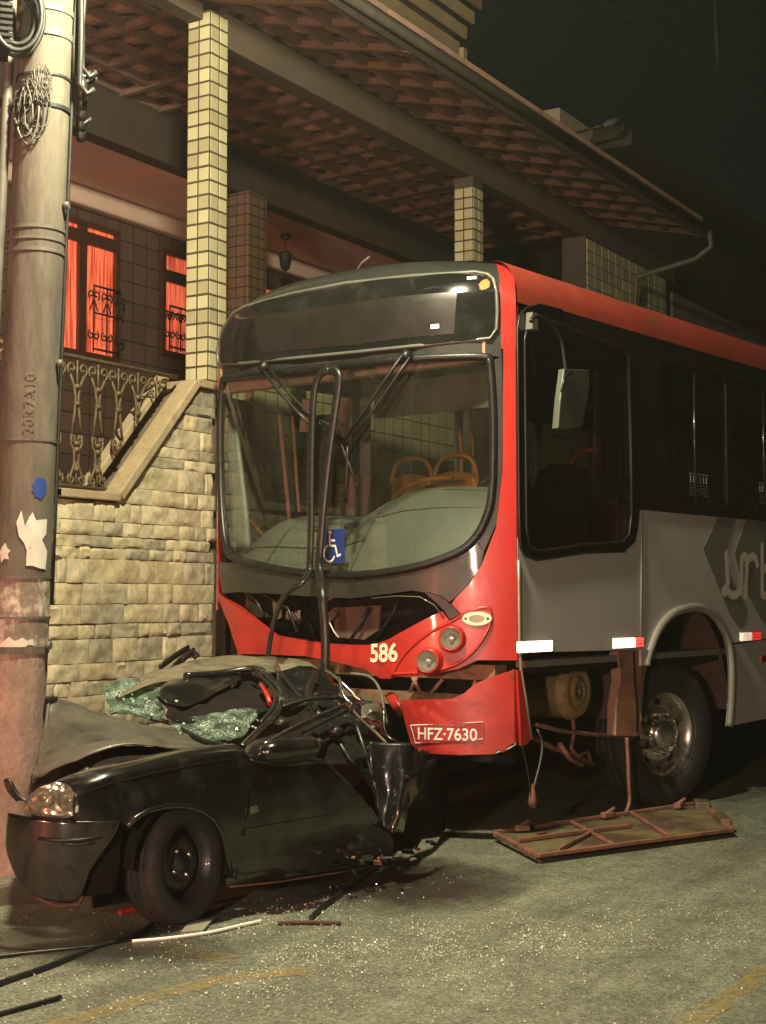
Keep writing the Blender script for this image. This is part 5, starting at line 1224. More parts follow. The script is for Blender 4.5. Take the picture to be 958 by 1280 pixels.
# ================================================================== WRECKED CAR (local x: 0 at its near side, negative inwards; y rearwards from the front wheel)
car = empty('wrecked_car', (-4.02, 5.0, 0), R(-10)); tag(car, 'crushed black hatchback pinned between the pole and the bus', 'car')
FY, RAD = -.74, .32
def cxs(y, z):
    x = -.05 * ((z - .45) / .35) ** 2 if z > .45 else -.06 * ((.45 - z) / .35) ** 2
    yc = FY + RAD
    if y < yc:
        t = min((yc - y) / RAD, 1); x += -RAD * (1 - math.sqrt(max(0, 1 - t * t)))
    return x
def CSf(off, amp=.006, seed=0):
    def f(u, v, w):
        n = noise.noise(Vector((u * 4 + seed, v * 5, 1.3))) * amp + noise.noise(Vector((u * 11 + seed, v * 12, 4))) * amp * .3
        return Vector((cxs(u, v) + off + w + n, u, v))
    return f
def cpatch(name, poly, m, off=0.0, depth=.02, amp=.006, seed=0, parent=car): return patch(name, poly, CSf(off, amp, seed), m, parent, .04, .04, depth)
fender_poly = [(-0.607, 0.65), (-0.539, 0.676), (-0.466, 0.694), (-0.302, 0.709), (-0.101, 0.725), (0.085, 0.734), (0.274, 0.737), (0.307, 0.703), (0.293, 0.608), (0.269, 0.468), (0.246, 0.41), (0.226, 0.348), (0.224, 0.258), (0.231, 0.18), (0.194, 0.193), (0.157, 0.285), (0.112, 0.397), (0.063, 0.459), (-0.001, 0.501), (-0.064, 0.525), (-0.122, 0.538), (-0.211, 0.544), (-0.302, 0.537), (-0.371, 0.515), (-0.418, 0.484), (-0.445, 0.516), (-0.548, 0.519), (-0.62, 0.529), (-0.623, 0.59)]
cpatch('front_fender', fender_poly, carpaint, .006, .02, .005, 1)
fl_ = [(-0.418, 0.484), (-0.371, 0.515), (-0.302, 0.537), (-0.211, 0.544), (-0.122, 0.538), (-0.064, 0.525), (-0.001, 0.501), (0.063, 0.459), (0.112, 0.397), (0.157, 0.285), (0.194, 0.193)]
MB().tube([Vector((cxs(*p) + .010, p[0], p[1])) for p in fl_], .012, 6).build('arch_lip', carpaint, car)
ft_ = [(-0.62, 0.638), (-0.585, 0.656), (-0.54, 0.67), (-0.467, 0.687), (-0.303, 0.702), (-0.102, 0.719), (0.084, 0.728), (0.282, 0.73)]
sheet('fender_shoulder', [[(cxs(*p) - .13, p[0], p[1] + .030) for p in ft_], [(cxs(*p) - .07, p[0], p[1] + .034) for p in ft_], [(cxs(*p) - .025, p[0], p[1] + .024) for p in ft_], [(cxs(*p) + .004, p[0], p[1] + .004) for p in ft_], [(cxs(*p) + .012, p[0], p[1] - .02) for p in ft_]], carpaint, car, 4, 4, .003, 6, .004)
dt_ = [(0.31, 0.695), (0.392, 0.678), (0.543, 0.654), (0.777, 0.646), (0.859, 0.594), (0.943, 0.525)]
sheet('door_shoulder', [[(cxs(*p) - .09, p[0], p[1] + .012) for p in dt_], [(cxs(*p) - .03, p[0], p[1] + .016) for p in dt_], [(cxs(*p) + .012, p[0], p[1] - .004) for p in dt_]], carpaint, car, 4, 4, .004, 7, .006)
cpatch('front_door', [(0.312, 0.706), (0.369, 0.69), (0.545, 0.665), (0.779, 0.657), (0.86, 0.605), (0.944, 0.536), (0.998, 0.485), (1.093, 0.397), (1.197, 0.306), (1.302, 0.212), (1.316, 0.128), (1.016, 0.137), (0.788, 0.145), (0.519, 0.153), (0.25, 0.163), (0.224, 0.258), (0.231, 0.347), (0.251, 0.409), (0.279, 0.467), (0.297, 0.607)], carpaint, .004, .03, .009, 5)
cpatch('door_trim', [(0.252, 0.395), (0.426, 0.396), (0.742, 0.397), (1.08, 0.406), (1.118, 0.371), (0.744, 0.363), (0.428, 0.363), (0.249, 0.363)], carpaint, .014, .014, .009, 5)
cpatch('door_trim', [(0.275, 0.492), (0.314, 0.495), (0.324, 0.465), (0.274, 0.46)], chrome, .020, .01, .0, 5)
cpatch('sill', [(0.193, 0.178), (0.791, 0.137), (1.332, 0.117), (1.363, 0.071), (0.803, 0.1), (0.211, 0.132)], carpaint, -.02, .05, .01, 8)
MB().tube([Vector((cxs(*p) - .012, p[0], p[1])) for p in [(0.225, 0.133), (0.533, 0.109), (0.916, 0.095), (1.32, 0.086)]], .004, 5).build('sill_edge', rust, car)
# bumper wraps the corner
bt = [(-0.36, -0.74, 0.54), (-0.288, -0.738, 0.537), (-0.205, -0.717, 0.533), (-0.128, -0.674, 0.526), (-0.07, -0.617, 0.519), (-0.026, -0.542, 0.515), (-0.003, -0.445, 0.513)]
bmid = [(-0.369, -0.74, 0.46), (-0.291, -0.739, 0.458), (-0.206, -0.719, 0.455), (-0.126, -0.674, 0.452), (-0.068, -0.618, 0.448), (-0.03, -0.554, 0.445), (-0.005, -0.476, 0.457)]
bm2 = [(-0.367, -0.74, 0.388), (-0.299, -0.739, 0.376), (-0.213, -0.72, 0.367), (-0.132, -0.676, 0.361), (-0.076, -0.622, 0.361), (-0.04, -0.569, 0.364), (-0.021, -0.528, 0.387)]
bb = [(-0.319, -0.74, 0.308), (-0.271, -0.734, 0.281), (-0.203, -0.71, 0.264), (-0.139, -0.67, 0.257), (-0.088, -0.62, 0.262), (-0.062, -0.588, 0.28), (-0.044, -0.566, 0.318)]
bz = [(-0.263, -0.731, 0.249), (-0.233, -0.72, 0.226), (-0.188, -0.697, 0.209), (-0.14, -0.66, 0.194), (-0.105, -0.622, 0.189), (-0.081, -0.593, 0.201), (-0.065, -0.581, 0.24)]
sheet('front_bumper', [bt, bmid, bm2, bb, bz], carpaint, car, 5, 4, .004, 5, .014)
for rr in ([(-0.185, -0.71, 0.45), (-0.113, -0.664, 0.446), (-0.059, -0.605, 0.445), (-0.017, -0.523, 0.452)], [(-0.105, -0.657, 0.433), (-0.078, -0.63, 0.429), (-0.052, -0.594, 0.428), (-0.027, -0.548, 0.435)]):
    MB().tube([(p[0] + .004, p[1] - .008, p[2]) for p in rr], .008, 6).build('bumper_groove', black, car)
cr = [(-0.209, -0.709, 0.221), (-0.141, -0.659, 0.187), (-0.083, -0.591, 0.188), (-0.067, -0.579, 0.227)]
MB().tube([(p[0], p[1], p[2] - .012) for p in cr], .010, 6).build('bumper_lip', wooddark, car)
sheet('torn_grille', [[(-0.46, -0.703, 0.663), (-0.44, -0.697, 0.671), (-0.42, -0.694, 0.656)], [(-0.44, -0.696, 0.614), (-0.42, -0.686, 0.622), (-0.4, -0.675, 0.609)], [(-0.42, -0.669, 0.573), (-0.4, -0.655, 0.58), (-0.36, -0.654, 0.574)]], black, car, 3, 3, .004, 8, .012)
# headlamp
h0 = [(-0.195, -0.707, 0.656), (-0.166, -0.689, 0.667), (-0.134, -0.665, 0.671), (-0.104, -0.638, 0.661), (-0.087, -0.623, 0.638)]; h1 = [(-0.243, -0.728, 0.618), (-0.18, -0.701, 0.625), (-0.129, -0.667, 0.626), (-0.095, -0.636, 0.616), (-0.079, -0.62, 0.6)]; h2 = [(-0.258, -0.732, 0.582), (-0.183, -0.706, 0.576), (-0.125, -0.669, 0.571), (-0.091, -0.638, 0.568), (-0.079, -0.624, 0.564)]; h3 = [(-0.24, -0.729, 0.55), (-0.175, -0.704, 0.541), (-0.123, -0.67, 0.536), (-0.094, -0.644, 0.536), (-0.081, -0.629, 0.542)]
hd = sheet('headlamp', [[(p[0] + .012, p[1] - .012, p[2]) for p in r_] for r_ in (h0, h1, h2, h3)], lens, car, 4, 4, .0, 5, .004)
carlamp = M('car_lamp_reflector', (.85, .82, .78), .16, metal=.9, var=.1, scale=20)
sheet('lamp_bowl', [[(p[0] - .03, p[1] + .03, p[2]) for p in r_] for r_ in (h0, h1, h2, h3)], carlamp, hd, 4, 4, .012, 14, .004, smooth=True)
for i, c in enumerate((h1[1], h1[3])):
    MB().lathe([(.045, .01), (.036, -.012), (.012, -.03), (0, -.032)], 14, axis_mat((c[0] - .005, c[1] + .002, c[2] - .012), (.5, -.8, 0))).build('lamp_cup', carlamp, hd)
cpatch('wing_badge', [(-0.623, 0.58), (-0.613, 0.586), (-0.614, 0.561), (-0.624, 0.555)], chrome, .012, .004, 0)
# hood: folded up tent of dusty sheet metal
sheet('hood', [[(-1.02, -0.09, 0.953), (-1.02, -0.016, 0.942), (-0.95, 0.142, 0.882), (-0.85, 0.31, 0.819), (-0.7, 0.461, 0.758), (-0.52, 0.501, 0.732), (-0.34, 0.474, 0.723)], [(-0.92, -0.168, 0.838), (-0.88, -0.079, 0.879), (-0.78, 0.042, 0.84), (-0.66, 0.169, 0.797), (-0.5, 0.296, 0.752), (-0.38, 0.378, 0.735), (-0.24, 0.393, 0.728)], [(-0.76, -0.314, 0.711), (-0.66, -0.255, 0.782), (-0.56, -0.142, 0.795), (-0.46, -0.0, 0.784), (-0.36, 0.178, 0.755), (-0.27, 0.28, 0.742), (-0.18, 0.349, 0.729)], [(-0.56, -0.485, 0.631), (-0.46, -0.456, 0.692), (-0.36, -0.37, 0.748), (-0.3, -0.217, 0.768), (-0.22, -0.029, 0.766), (-0.18, 0.167, 0.75), (-0.12, 0.314, 0.728)]], cardust, car, 6, 7, .010, 5, .006, 3, crease=.06)
MB().tube(crom([(-1.02, -0.086, 0.945), (-0.92, -0.168, 0.838), (-0.76, -0.314, 0.711), (-0.56, -0.485, 0.631)], 4), .010, 6).build('hood_edge', cardust, car)
sheet('hood_underside', [[(-0.5, -0.518, 0.612), (-0.3, -0.463, 0.664), (-0.26, -0.334, 0.724), (-0.22, -0.12, 0.738), (-0.2, 0.161, 0.716), (-0.14, 0.352, 0.698)], [(-0.45, -0.527, 0.562), (-0.22, -0.509, 0.622), (-0.16, -0.367, 0.667), (-0.14, -0.166, 0.685), (-0.13, 0.1, 0.698), (-0.1, 0.336, 0.702)]], under, car, 4, 3, .01, 8, .006, 4)
MB().tube(crom([(-0.5, -0.505, 0.59), (-0.4, -0.461, 0.629), (-0.28, -0.466, 0.666), (-0.25, -0.417, 0.698)], 3), .018, 6).build('hood_hinge_bits', black, car)
sheet('grille_slam_panel', [[(-1.0, -0.118, 0.955), (-1.02, -0.044, 0.951)], [(-1.0, -0.122, 0.879), (-1.0, -0.066, 0.868)], [(-0.95, -0.155, 0.786), (-0.95, -0.137, 0.785)]], under, car, 3, 3, .01, 8, .02)
# engine bay and underbody mass
MB().span((-.80, .05, .22), (-.16, 1.0, .62)).build('engine_block', under, car)
MB().span((-1.50, .55, .18), (-.10, 1.30, .30)).build('floor_pan', under, car)
MB().span((-.55, -.40, .20), (-.30, -.15, .50)).build('front_subframe', under, car)
sheet('engine_bay_wall', [[(-0.95, -0.224, 0.604), (-0.95, -0.043, 0.656), (-0.85, 0.116, 0.712), (-0.75, 0.331, 0.718), (-0.6, 0.509, 0.707), (-0.45, 0.67, 0.681)], [(-0.85, -0.29, 0.464), (-0.85, -0.113, 0.483), (-0.75, 0.043, 0.513), (-0.65, 0.251, 0.521), (-0.5, 0.424, 0.555), (-0.4, 0.624, 0.583)], [(-0.75, -0.335, 0.299), (-0.7, -0.218, 0.29), (-0.65, -0.03, 0.272), (-0.55, 0.172, 0.332), (-0.45, 0.382, 0.355), (-0.38, 0.607, 0.452)]], under, car, 4, 4, .02, 6, .004, 3)
cpatch('mud_guard', [(-0.587, 0.201), (-0.571, 0.306), (-0.534, 0.388), (-0.483, 0.468), (-0.438, 0.509), (-0.38, 0.509), (-0.403, 0.393), (-0.405, 0.26), (-0.42, 0.201)], under, -.05, .02, .006, 3)
V = []; n = 14
for xx in (-.26, -.02):
    for i in range(n + 1):
        a = math.pi * i / n; V.append((xx, -.02 - .34 * math.cos(a), .29 + .30 * math.sin(a)))
MB().add(V, [(i, i + 1, i + 2 + n, i + 1 + n) for i in range(n)], True).build('wheel_liner', under, car)
MB().span((-.30, -.36, .10), (-.28, .34, .60)).build('liner_wall', under, car)
# front wheel
def car_wheel(x, y, z, steer, tilt=0):
    w = empty('wheel', (x, y, z)); w.parent = car; w.rotation_euler = (0, tilt, steer); A = axis_mat((0, 0, 0), (1, 0, 0))
    MB().lathe([(.165, -.08), (.21, -.092), (.245, -.088), (.262, -.06), (.264, -.040), (.257, -.038), (.257, -.030), (.265, -.028), (.265, -.006), (.258, -.004), (.258, .004), (.265, .006), (.265, .028), (.257, .030), (.257, .038), (.264, .040), (.262, .06), (.245, .088), (.21, .092), (.175, .084), (.165, .07)], 40, A).build('tyre', tyre, w)
    for k in range(40):
        a = 2 * math.pi * k / 40; 
    rm = M('steel_rim_black', (.020, .019, .018), .45, var=.3, scale=9, coat=.2)
    MB().lathe([(.172, .084), (.176, .075), (.160, .060), (.150, .035), (.145, -.05)], 32, A).build('rim', rm, w)
    MB().lathe([(.150, -.005), (.13, .012), (.115, .030), (.085, .038), (.07, .030), (.05, .026), (.042, .030), (.036, .045), (0, .048)], 32, A).build('disc', rm, w)
    for i in range(4):
        a = 2 * math.pi * i / 4 + .5
        MB().lathe([(.011, 0), (.011, .014), (0, .016)], 6, axis_mat((.032, .062 * math.cos(a), .062 * math.sin(a)), (1, 0, 0))).build('wheel_nut', steel, w)
    for i in range(12):
        a = 2 * math.pi * i / 12
        MB().lathe([(.012, .002), (0, .003)], 8, axis_mat((.022, .122 * math.cos(a), .122 * math.sin(a)), (1, .5 * math.cos(a), .5 * math.sin(a)))).build('vent_hole', under, w)
    return w
wc = [(-0.06, -0.067, 0.264)][0]
car_wheel(wc[0] - .075, wc[1] + .03, .268, R(11), R(-4))
# mirror
mc = [(0.07, 0.467, 0.74)][0]
mm = MB().lathe([(0, -.165), (.035, -.155), (.052, -.10), (.058, .0), (.062, .07), (.055, .13), (.03, .165), (0, .17)], 20, axis_mat(mc, (.10, 1, .03)) @ Matrix.Diagonal((1, .9, 1, 1))).build('door_mirror', carpaint, car)
MB().tube([(0.03, 0.419, 0.683), (0.05, 0.349, 0.719), (0.06, 0.315, 0.744)], .02, 7).build('mirror_foot', black, mm)
# crushed glasshouse
sheet('crushed_roof', [[(-1.45, 0.582, 0.925), (-1.48, 0.838, 0.999), (-1.48, 1.065, 1.043), (-1.5, 1.29, 1.076), (-1.5, 1.601, 1.09), (-1.45, 1.855, 1.074)], [(-1.3, 0.498, 0.91), (-1.32, 0.726, 0.983), (-1.32, 0.937, 1.018), (-1.34, 1.163, 1.044), (-1.3, 1.417, 1.059), (-1.28, 1.691, 1.037)], [(-1.16, 0.452, 0.919), (-1.16, 0.635, 0.977), (-1.16, 0.814, 0.994), (-1.16, 1.023, 1.016), (-1.14, 1.27, 1.029), (-1.12, 1.524, 1.002)]], carbeige, car, 5, 4, .008, 7, .008, 2)
sheet('folded_panel', [[(-1.12, 0.753, 0.998), (-1.12, 0.903, 1.005), (-1.12, 1.063, 1.003), (-1.12, 1.222, 1.023), (-1.08, 1.324, 1.029)], [(-1.0, 0.584, 0.961), (-1.02, 0.735, 0.969), (-1.04, 0.958, 0.98), (-1.06, 1.138, 1.006), (-1.06, 1.269, 1.018)], [(-0.92, 0.534, 0.918), (-0.9, 0.628, 0.897), (-0.95, 0.823, 0.926), (-1.0, 1.014, 0.975), (-1.02, 1.16, 1.007)], [(-0.88, 0.559, 0.89), (-0.87, 0.646, 0.877), (-0.9, 0.802, 0.905), (-0.95, 0.992, 0.956), (-1.0, 1.165, 0.99)]], carpaint, car, 5, 5, .004, 7, .008, 5)
sheet('cabin_pit', [[(-1.02, 0.58, 0.935), (-1.02, 0.818, 0.923), (-1.02, 1.102, 0.953), (-1.0, 1.371, 0.977)], [(-0.86, 0.495, 0.874), (-0.84, 0.69, 0.848), (-0.8, 0.902, 0.862), (-0.75, 1.113, 0.912)], [(-0.72, 0.415, 0.831), (-0.66, 0.561, 0.801), (-0.6, 0.753, 0.817), (-0.55, 0.923, 0.849)]], under, car, 5, 5, .03, 9, .006, 7)
for i, rows in enumerate(([[[(-1.38, 0.528, 0.964), (-1.36, 0.607, 0.987), (-1.36, 0.726, 0.995), (-1.3, 0.831, 0.997), (-1.25, 0.856, 0.989)], [(-1.22, 0.416, 0.91), (-1.2, 0.494, 0.915), (-1.18, 0.599, 0.919), (-1.1, 0.656, 0.928), (-1.08, 0.672, 0.945)], [(-1.08, 0.34, 0.856), (-1.02, 0.394, 0.844), (-0.98, 0.455, 0.826), (-0.92, 0.499, 0.819), (-0.9, 0.524, 0.842)]], [[(-0.74, 0.427, 0.817), (-0.72, 0.56, 0.834), (-0.7, 0.729, 0.853), (-0.66, 0.858, 0.868), (-0.62, 0.904, 0.863)], [(-0.66, 0.406, 0.788), (-0.62, 0.5, 0.788), (-0.56, 0.604, 0.797), (-0.52, 0.718, 0.815), (-0.5, 0.803, 0.839)], [(-0.56, 0.423, 0.762), (-0.48, 0.435, 0.743), (-0.42, 0.484, 0.744), (-0.4, 0.591, 0.753), (-0.42, 0.673, 0.8)]]])):
    sheet('shattered_windshield', rows, shatter, car, 6, 6, .012, 22, .005, i + 1, smooth=False)
for i in range(70):
    p0 = [(-1.14, 0.514, 0.917), (-1.0, 0.533, 0.869), (-0.99, 0.447, 0.846), (-0.5, 0.577, 0.786), (-0.54, 0.482, 0.782), (-0.44, 0.628, 0.786)][i % 6]
    c = Vector(p0) + Vector((rnd.uniform(-.10, .10), rnd.uniform(-.13, .13), rnd.uniform(-.01, .05)))
    if i == 0: shards_c = MB()
    s = rnd.uniform(.004, .014); shards_c.box(c, (s, s, s * .6), Matrix.Rotation(rnd.random() * 3, 3, 'Z') @ Matrix.Rotation(rnd.random() * 2, 3, 'X'))
shards_c.build('glass_crumbs', M('crumb_glass', (.42, .55, .45), .15, var=.3, scale=40), car)['kind'] = 'stuff'
MB().tube(crom([(-0.86, 0.409, 0.832), (-0.78, 0.455, 0.813), (-0.62, 0.433, 0.781), (-0.44, 0.41, 0.744), (-0.3, 0.422, 0.733)], 4), .012, 6).build('windshield_seal', rubber, car)
MB().tube(crom([(-1.12, 0.858, 1.015), (-1.1, 1.086, 1.02), (-1.0, 1.237, 1.044), (-0.86, 1.2, 1.024), (-0.72, 1.149, 0.971), (-0.6, 1.074, 0.929), (-0.5, 0.959, 0.874), (-0.36, 0.746, 0.815), (-0.24, 0.537, 0.774), (-0.14, 0.362, 0.734)], 4), .020, 8).build('bent_pillar', scraped, car)
MB().tube(crom([(-0.95, 1.19, 1.021), (-0.8, 1.155, 0.985), (-0.62, 1.041, 0.93), (-0.5, 0.914, 0.877), (-0.36, 0.692, 0.818)], 4), .012, 7).build('pillar_trim', rubber, car)
MB().tube([(-0.8, 1.108, 0.97), (-0.68, 1.041, 0.927), (-0.6, 0.987, 0.884)], .014, 6).build('red_strip', red, car)
sheet('pillar_base', [[(-0.14, 0.352, 0.727), (-0.16, 0.482, 0.764), (-0.14, 0.583, 0.785), (-0.14, 0.717, 0.798)], [(-0.06, 0.308, 0.707), (-0.05, 0.419, 0.728), (-0.05, 0.533, 0.742), (-0.05, 0.708, 0.751)], [(-0.03, 0.31, 0.688), (-0.02, 0.401, 0.688), (-0.02, 0.535, 0.677), (-0.02, 0.749, 0.667)]], carpaint, car, 4, 4, .006, 7, .01, 2)
for pts, r_, m in (([(-0.08, 0.448, 0.746), (-0.14, 0.663, 0.794), (-0.22, 0.965, 0.844), (-0.28, 1.239, 0.886)], .016, chrome), ([(-0.06, 0.449, 0.725), (-0.1, 0.65, 0.767), (-0.18, 0.952, 0.82), (-0.24, 1.221, 0.864)], .012, carpaint),
                   ([(-0.6, 1.404, 1.042), (-0.5, 1.399, 0.994), (-0.42, 1.401, 0.938), (-0.36, 1.424, 0.889), (-0.34, 1.478, 0.879)], .012, chrome), ([(-0.28, 1.227, 0.887), (-0.22, 1.26, 0.814), (-0.15, 1.305, 0.742), (-0.08, 1.312, 0.689)], .009, iron),
                   ([(-0.5, 1.399, 1.011), (-0.4, 1.331, 0.917), (-0.34, 1.34, 0.869)], .009, chrome), ([(-0.5, 1.487, 1.025), (-0.4, 1.531, 1.01), (-0.3, 1.503, 0.947), (-0.22, 1.445, 0.857), (-0.18, 1.425, 0.777)], .008, wirem),
                   ([(-0.2, 1.423, 0.855), (-0.15, 1.379, 0.741), (-0.1, 1.41, 0.689), (-0.1, 1.498, 0.661)], .007, chrome), ([(-0.5, 0.959, 0.87), (-0.45, 1.112, 0.909), (-0.4, 1.3, 0.91)], .012, rubber)):
    MB().tube(crom(pts, 4), r_, 6).build('bent_trim', m, car)
for i, (rows, m) in enumerate((([[(-1.0, 1.414, 1.01), (-1.0, 1.635, 1.047), (-0.95, 1.794, 1.016)], [(-0.8, 1.251, 0.938), (-0.8, 1.466, 0.954), (-0.75, 1.67, 0.92)], [(-0.6, 1.086, 0.858), (-0.55, 1.243, 0.873), (-0.5, 1.437, 0.848)]], scraped),
                     ([[(-0.5, 1.344, 0.903), (-0.5, 1.5, 0.913), (-0.45, 1.638, 0.873)], [(-0.4, 1.27, 0.829), (-0.36, 1.412, 0.831), (-0.34, 1.567, 0.789)], [(-0.3, 1.225, 0.742), (-0.26, 1.334, 0.725), (-0.25, 1.504, 0.705)]], scraped),
                     ([[(-0.3, 1.001, 0.798), (-0.35, 1.217, 0.834), (-0.3, 1.316, 0.798)], [(-0.2, 0.945, 0.689), (-0.2, 1.089, 0.718), (-0.2, 1.25, 0.686)], [(-0.12, 0.948, 0.604), (-0.12, 1.063, 0.606), (-0.12, 1.223, 0.613)]], under),
                     ([[(-0.4, 1.487, 0.892), (-0.38, 1.547, 0.899), (-0.34, 1.58, 0.856)], [(-0.32, 1.368, 0.844), (-0.28, 1.412, 0.852), (-0.26, 1.49, 0.815)], [(-0.28, 1.362, 0.796), (-0.25, 1.403, 0.779), (-0.25, 1.466, 0.779)]], cardust),
                     ([[(-0.4, 0.862, 0.801), (-0.4, 1.062, 0.849), (-0.4, 1.21, 0.807)], [(-0.3, 0.82, 0.758), (-0.28, 0.969, 0.773), (-0.28, 1.114, 0.739)], [(-0.2, 0.832, 0.717), (-0.18, 0.924, 0.711), (-0.18, 1.068, 0.661)]], under),
                     ([[(-0.16, 1.135, 0.677), (-0.2, 1.391, 0.675), (-0.3, 1.697, 0.624)], [(-0.1, 1.159, 0.54), (-0.12, 1.333, 0.543), (-0.2, 1.582, 0.501)], [(-0.06, 1.205, 0.399), (-0.06, 1.296, 0.37), (-0.12, 1.426, 0.33)]], carpaint),
                     ([[(-1.1, 1.542, 1.057), (-1.1, 1.683, 1.07), (-1.05, 1.791, 1.04)], [(-1.0, 1.482, 1.008), (-1.0, 1.609, 1.021), (-0.95, 1.728, 0.982)]], carbeige))):
    sheet('crumpled_panel', rows, m, car, 4, 4, .03, 10, .006, i * 2 + 1, smooth=(i % 2 == 0))
sheet('bent_quarter_panel', [[(-0.12, 1.223, 0.701), (-0.06, 1.314, 0.69), (0.0, 1.413, 0.679), (-0.1, 1.673, 0.627)], [(-0.1, 1.201, 0.568), (-0.04, 1.279, 0.554), (0.05, 1.311, 0.546), (-0.05, 1.548, 0.5)], [(-0.06, 1.205, 0.403), (-0.02, 1.257, 0.398), (0.07, 1.245, 0.403), (-0.03, 1.441, 0.381)], [(-0.04, 1.231, 0.259), (-0.01, 1.233, 0.258), (0.06, 1.202, 0.262), (-0.04, 1.372, 0.259)]], scraped, car, 5, 6, .016, 9, .010, 3, smooth=True)
sheet('rear_body_crush', [[(-0.15, 1.125, 0.479), (-0.3, 1.535, 0.531), (-0.5, 2.102, 0.512), (-0.8, 2.687, 0.392)], [(-0.12, 1.211, 0.333), (-0.2, 1.486, 0.336), (-0.4, 1.983, 0.308), (-0.8, 2.686, 0.198)], [(-0.12, 1.333, 0.118), (-0.2, 1.549, 0.101), (-0.4, 1.982, 0.087), (-0.8, 2.647, 0.009)]], under, car, 4, 4, .03, 7, .01, 6)
for i, pts in enumerate(([[(-0.9, 1.36, 1.016), (-0.7, 1.285, 0.914), (-0.55, 1.255, 0.855)], [(-0.8, 1.529, 1.013), (-0.6, 1.264, 0.911), (-0.4, 1.162, 0.81)], [(-0.35, 0.881, 0.803), (-0.12, 0.708, 0.693), (-0.1, 0.814, 0.694)], [(-0.3, 1.117, 0.79), (-0.15, 1.066, 0.671), (-0.1, 1.094, 0.601)], [(-0.25, 1.262, 0.784), (-0.15, 1.214, 0.672), (-0.08, 1.215, 0.516)], [(-0.5, 0.875, 0.814), (-0.5, 1.028, 0.87), (-0.5, 1.252, 0.925)]])):
    MB().tube(crom(pts, 3), rnd.choice([.014, .02, .01]), 6).build('mangled_tube', rnd.choice([black, rubber, carpaint]), car)
for c in [(-0.14, 0.872, 0.718), (-0.2, 1.06, 0.76), (-0.3, 0.776, 0.812), (-0.2, 1.342, 0.753)]:
    MB().lathe([(0, -.03), (.03, -.025), (.04, 0), (.03, .025), (0, .03)], 12, axis_mat(c, (.6, -.5, .4)) @ Matrix.Diagonal((1, .7, 1, 1))).build('mangled_knob', chrome if rnd.random() < .5 else black, car)
for i in range(26):
    c = Vector([(0.0, 0.964, 0.161), (0.02, 1.116, 0.163), (0.05, 1.201, 0.124), (0.05, 1.262, 0.076), (-0.1, 1.561, 0.131)][i % 5]) + Vector((rnd.uniform(-.08, .10), rnd.uniform(-.15, .15), rnd.uniform(-.03, .05)))
    c.z = max(.02, c.z)
    MB().box((0, 0, 0), (rnd.uniform(.02, .07), rnd.uniform(.01, .04), .008), Matrix.Rotation(rnd.random() * 3, 3, 'Z') @ Matrix.Rotation(rnd.uniform(-1, 1), 3, 'X')).build('torn_fragment', rnd.choice([under, under, rust, carpaint, carpaint, wirem]), car).location = c

# ================================================================== LOOSE PIECES
def thing(mb_, name, m, label, cat, group=None): o = mb_.build(name, m); tag(o, label, cat, group); return o
# windshield rubber pulled out and looped down over the wreck
sr = MB()
s1 = [(-4.847, 7.227, 2.815), (-4.904, 7.233, 2.806), (-4.949, 7.239, 2.761), (-4.974, 7.242, 2.664), (-4.987, 7.243, 2.448), (-4.992, 7.244, 2.153), (-4.991, 7.244, 1.908), (-4.997, 7.245, 1.713), (-5.009, 7.246, 1.596)]
s1 += [(-4.953, 7.098, 1.526), (-5.056, 7.111, 1.478), (-5.134, 7.12, 1.391), (-5.186, 7.127, 1.274), (-5.218, 7.131, 1.148), (-5.231, 7.133, 1.041), (-5.21, 7.13, 0.954)]
sr.tube(crom(s1, 4), .026, 9, flat=.55)
so_ = sr.build('loose_rubber_seal', rubber); tag(so_, 'narrow left strand of windshield rubber arching down onto the crushed roof', 'rubber strip', 'pulled out windshield rubber')
s2 = [(-4.832, 7.205, 2.811), (-4.783, 7.201, 2.801), (-4.758, 7.198, 2.75), (-4.776, 7.2, 2.625), (-4.819, 7.204, 2.386), (-4.856, 7.208, 2.145), (-4.886, 7.211, 1.904), (-4.905, 7.213, 1.71), (-4.911, 7.214, 1.594)]
s2 += [(-4.774, 7.039, 1.468), (-4.749, 7.037, 1.28), (-4.743, 7.037, 1.093), (-4.76, 7.038, 0.952), (-4.808, 7.042, 0.829), (-4.907, 7.053, 0.74), (-5.02, 7.066, 0.696), (-5.098, 7.076, 0.702)]
so_ = MB().tube(crom(s2, 4), .028, 9, flat=.6).build('loose_rubber_seal', rubber); tag(so_, 'long glossy strand of windshield rubber hanging past the blue sign into the wreck', 'rubber strip', 'pulled out windshield rubber')
# access panel torn off the bus, lying on the road
ap = [(-3.949, 7.65), (-3.422, 7.133), (-2.812, 8.519), (-3.323, 9.506)]
A0, B0, C0, D0 = [Vector((p[0], p[1], 0)) for p in ap]
hp_ = empty('fallen_access_panel', tuple((A0 + C0) / 2)); tag(hp_, 'rusty framed access panel lying face down beside the front wheel', 'panel')
Oc = (A0 + C0) / 2
def L2(u, v, z): p = A0.lerp(B0, v).lerp(D0.lerp(C0, v), u) - Oc; return (p.x, p.y, z)
def bar(u0, v0, u1, v1, r, m, z=.05, name='frame_bar'):
    a, b = Vector(L2(u0, v0, z)), Vector(L2(u1, v1, z)); d = b - a; ang = math.atan2(d.y, d.x)
    o = MB().box((0, 0, 0), (d.length, r * 2, r * 1.6), Matrix.Rotation(ang, 3, 'Z')).build(name, m, hp_); o.location = (a + b) / 2; bevel(o, .004); return o
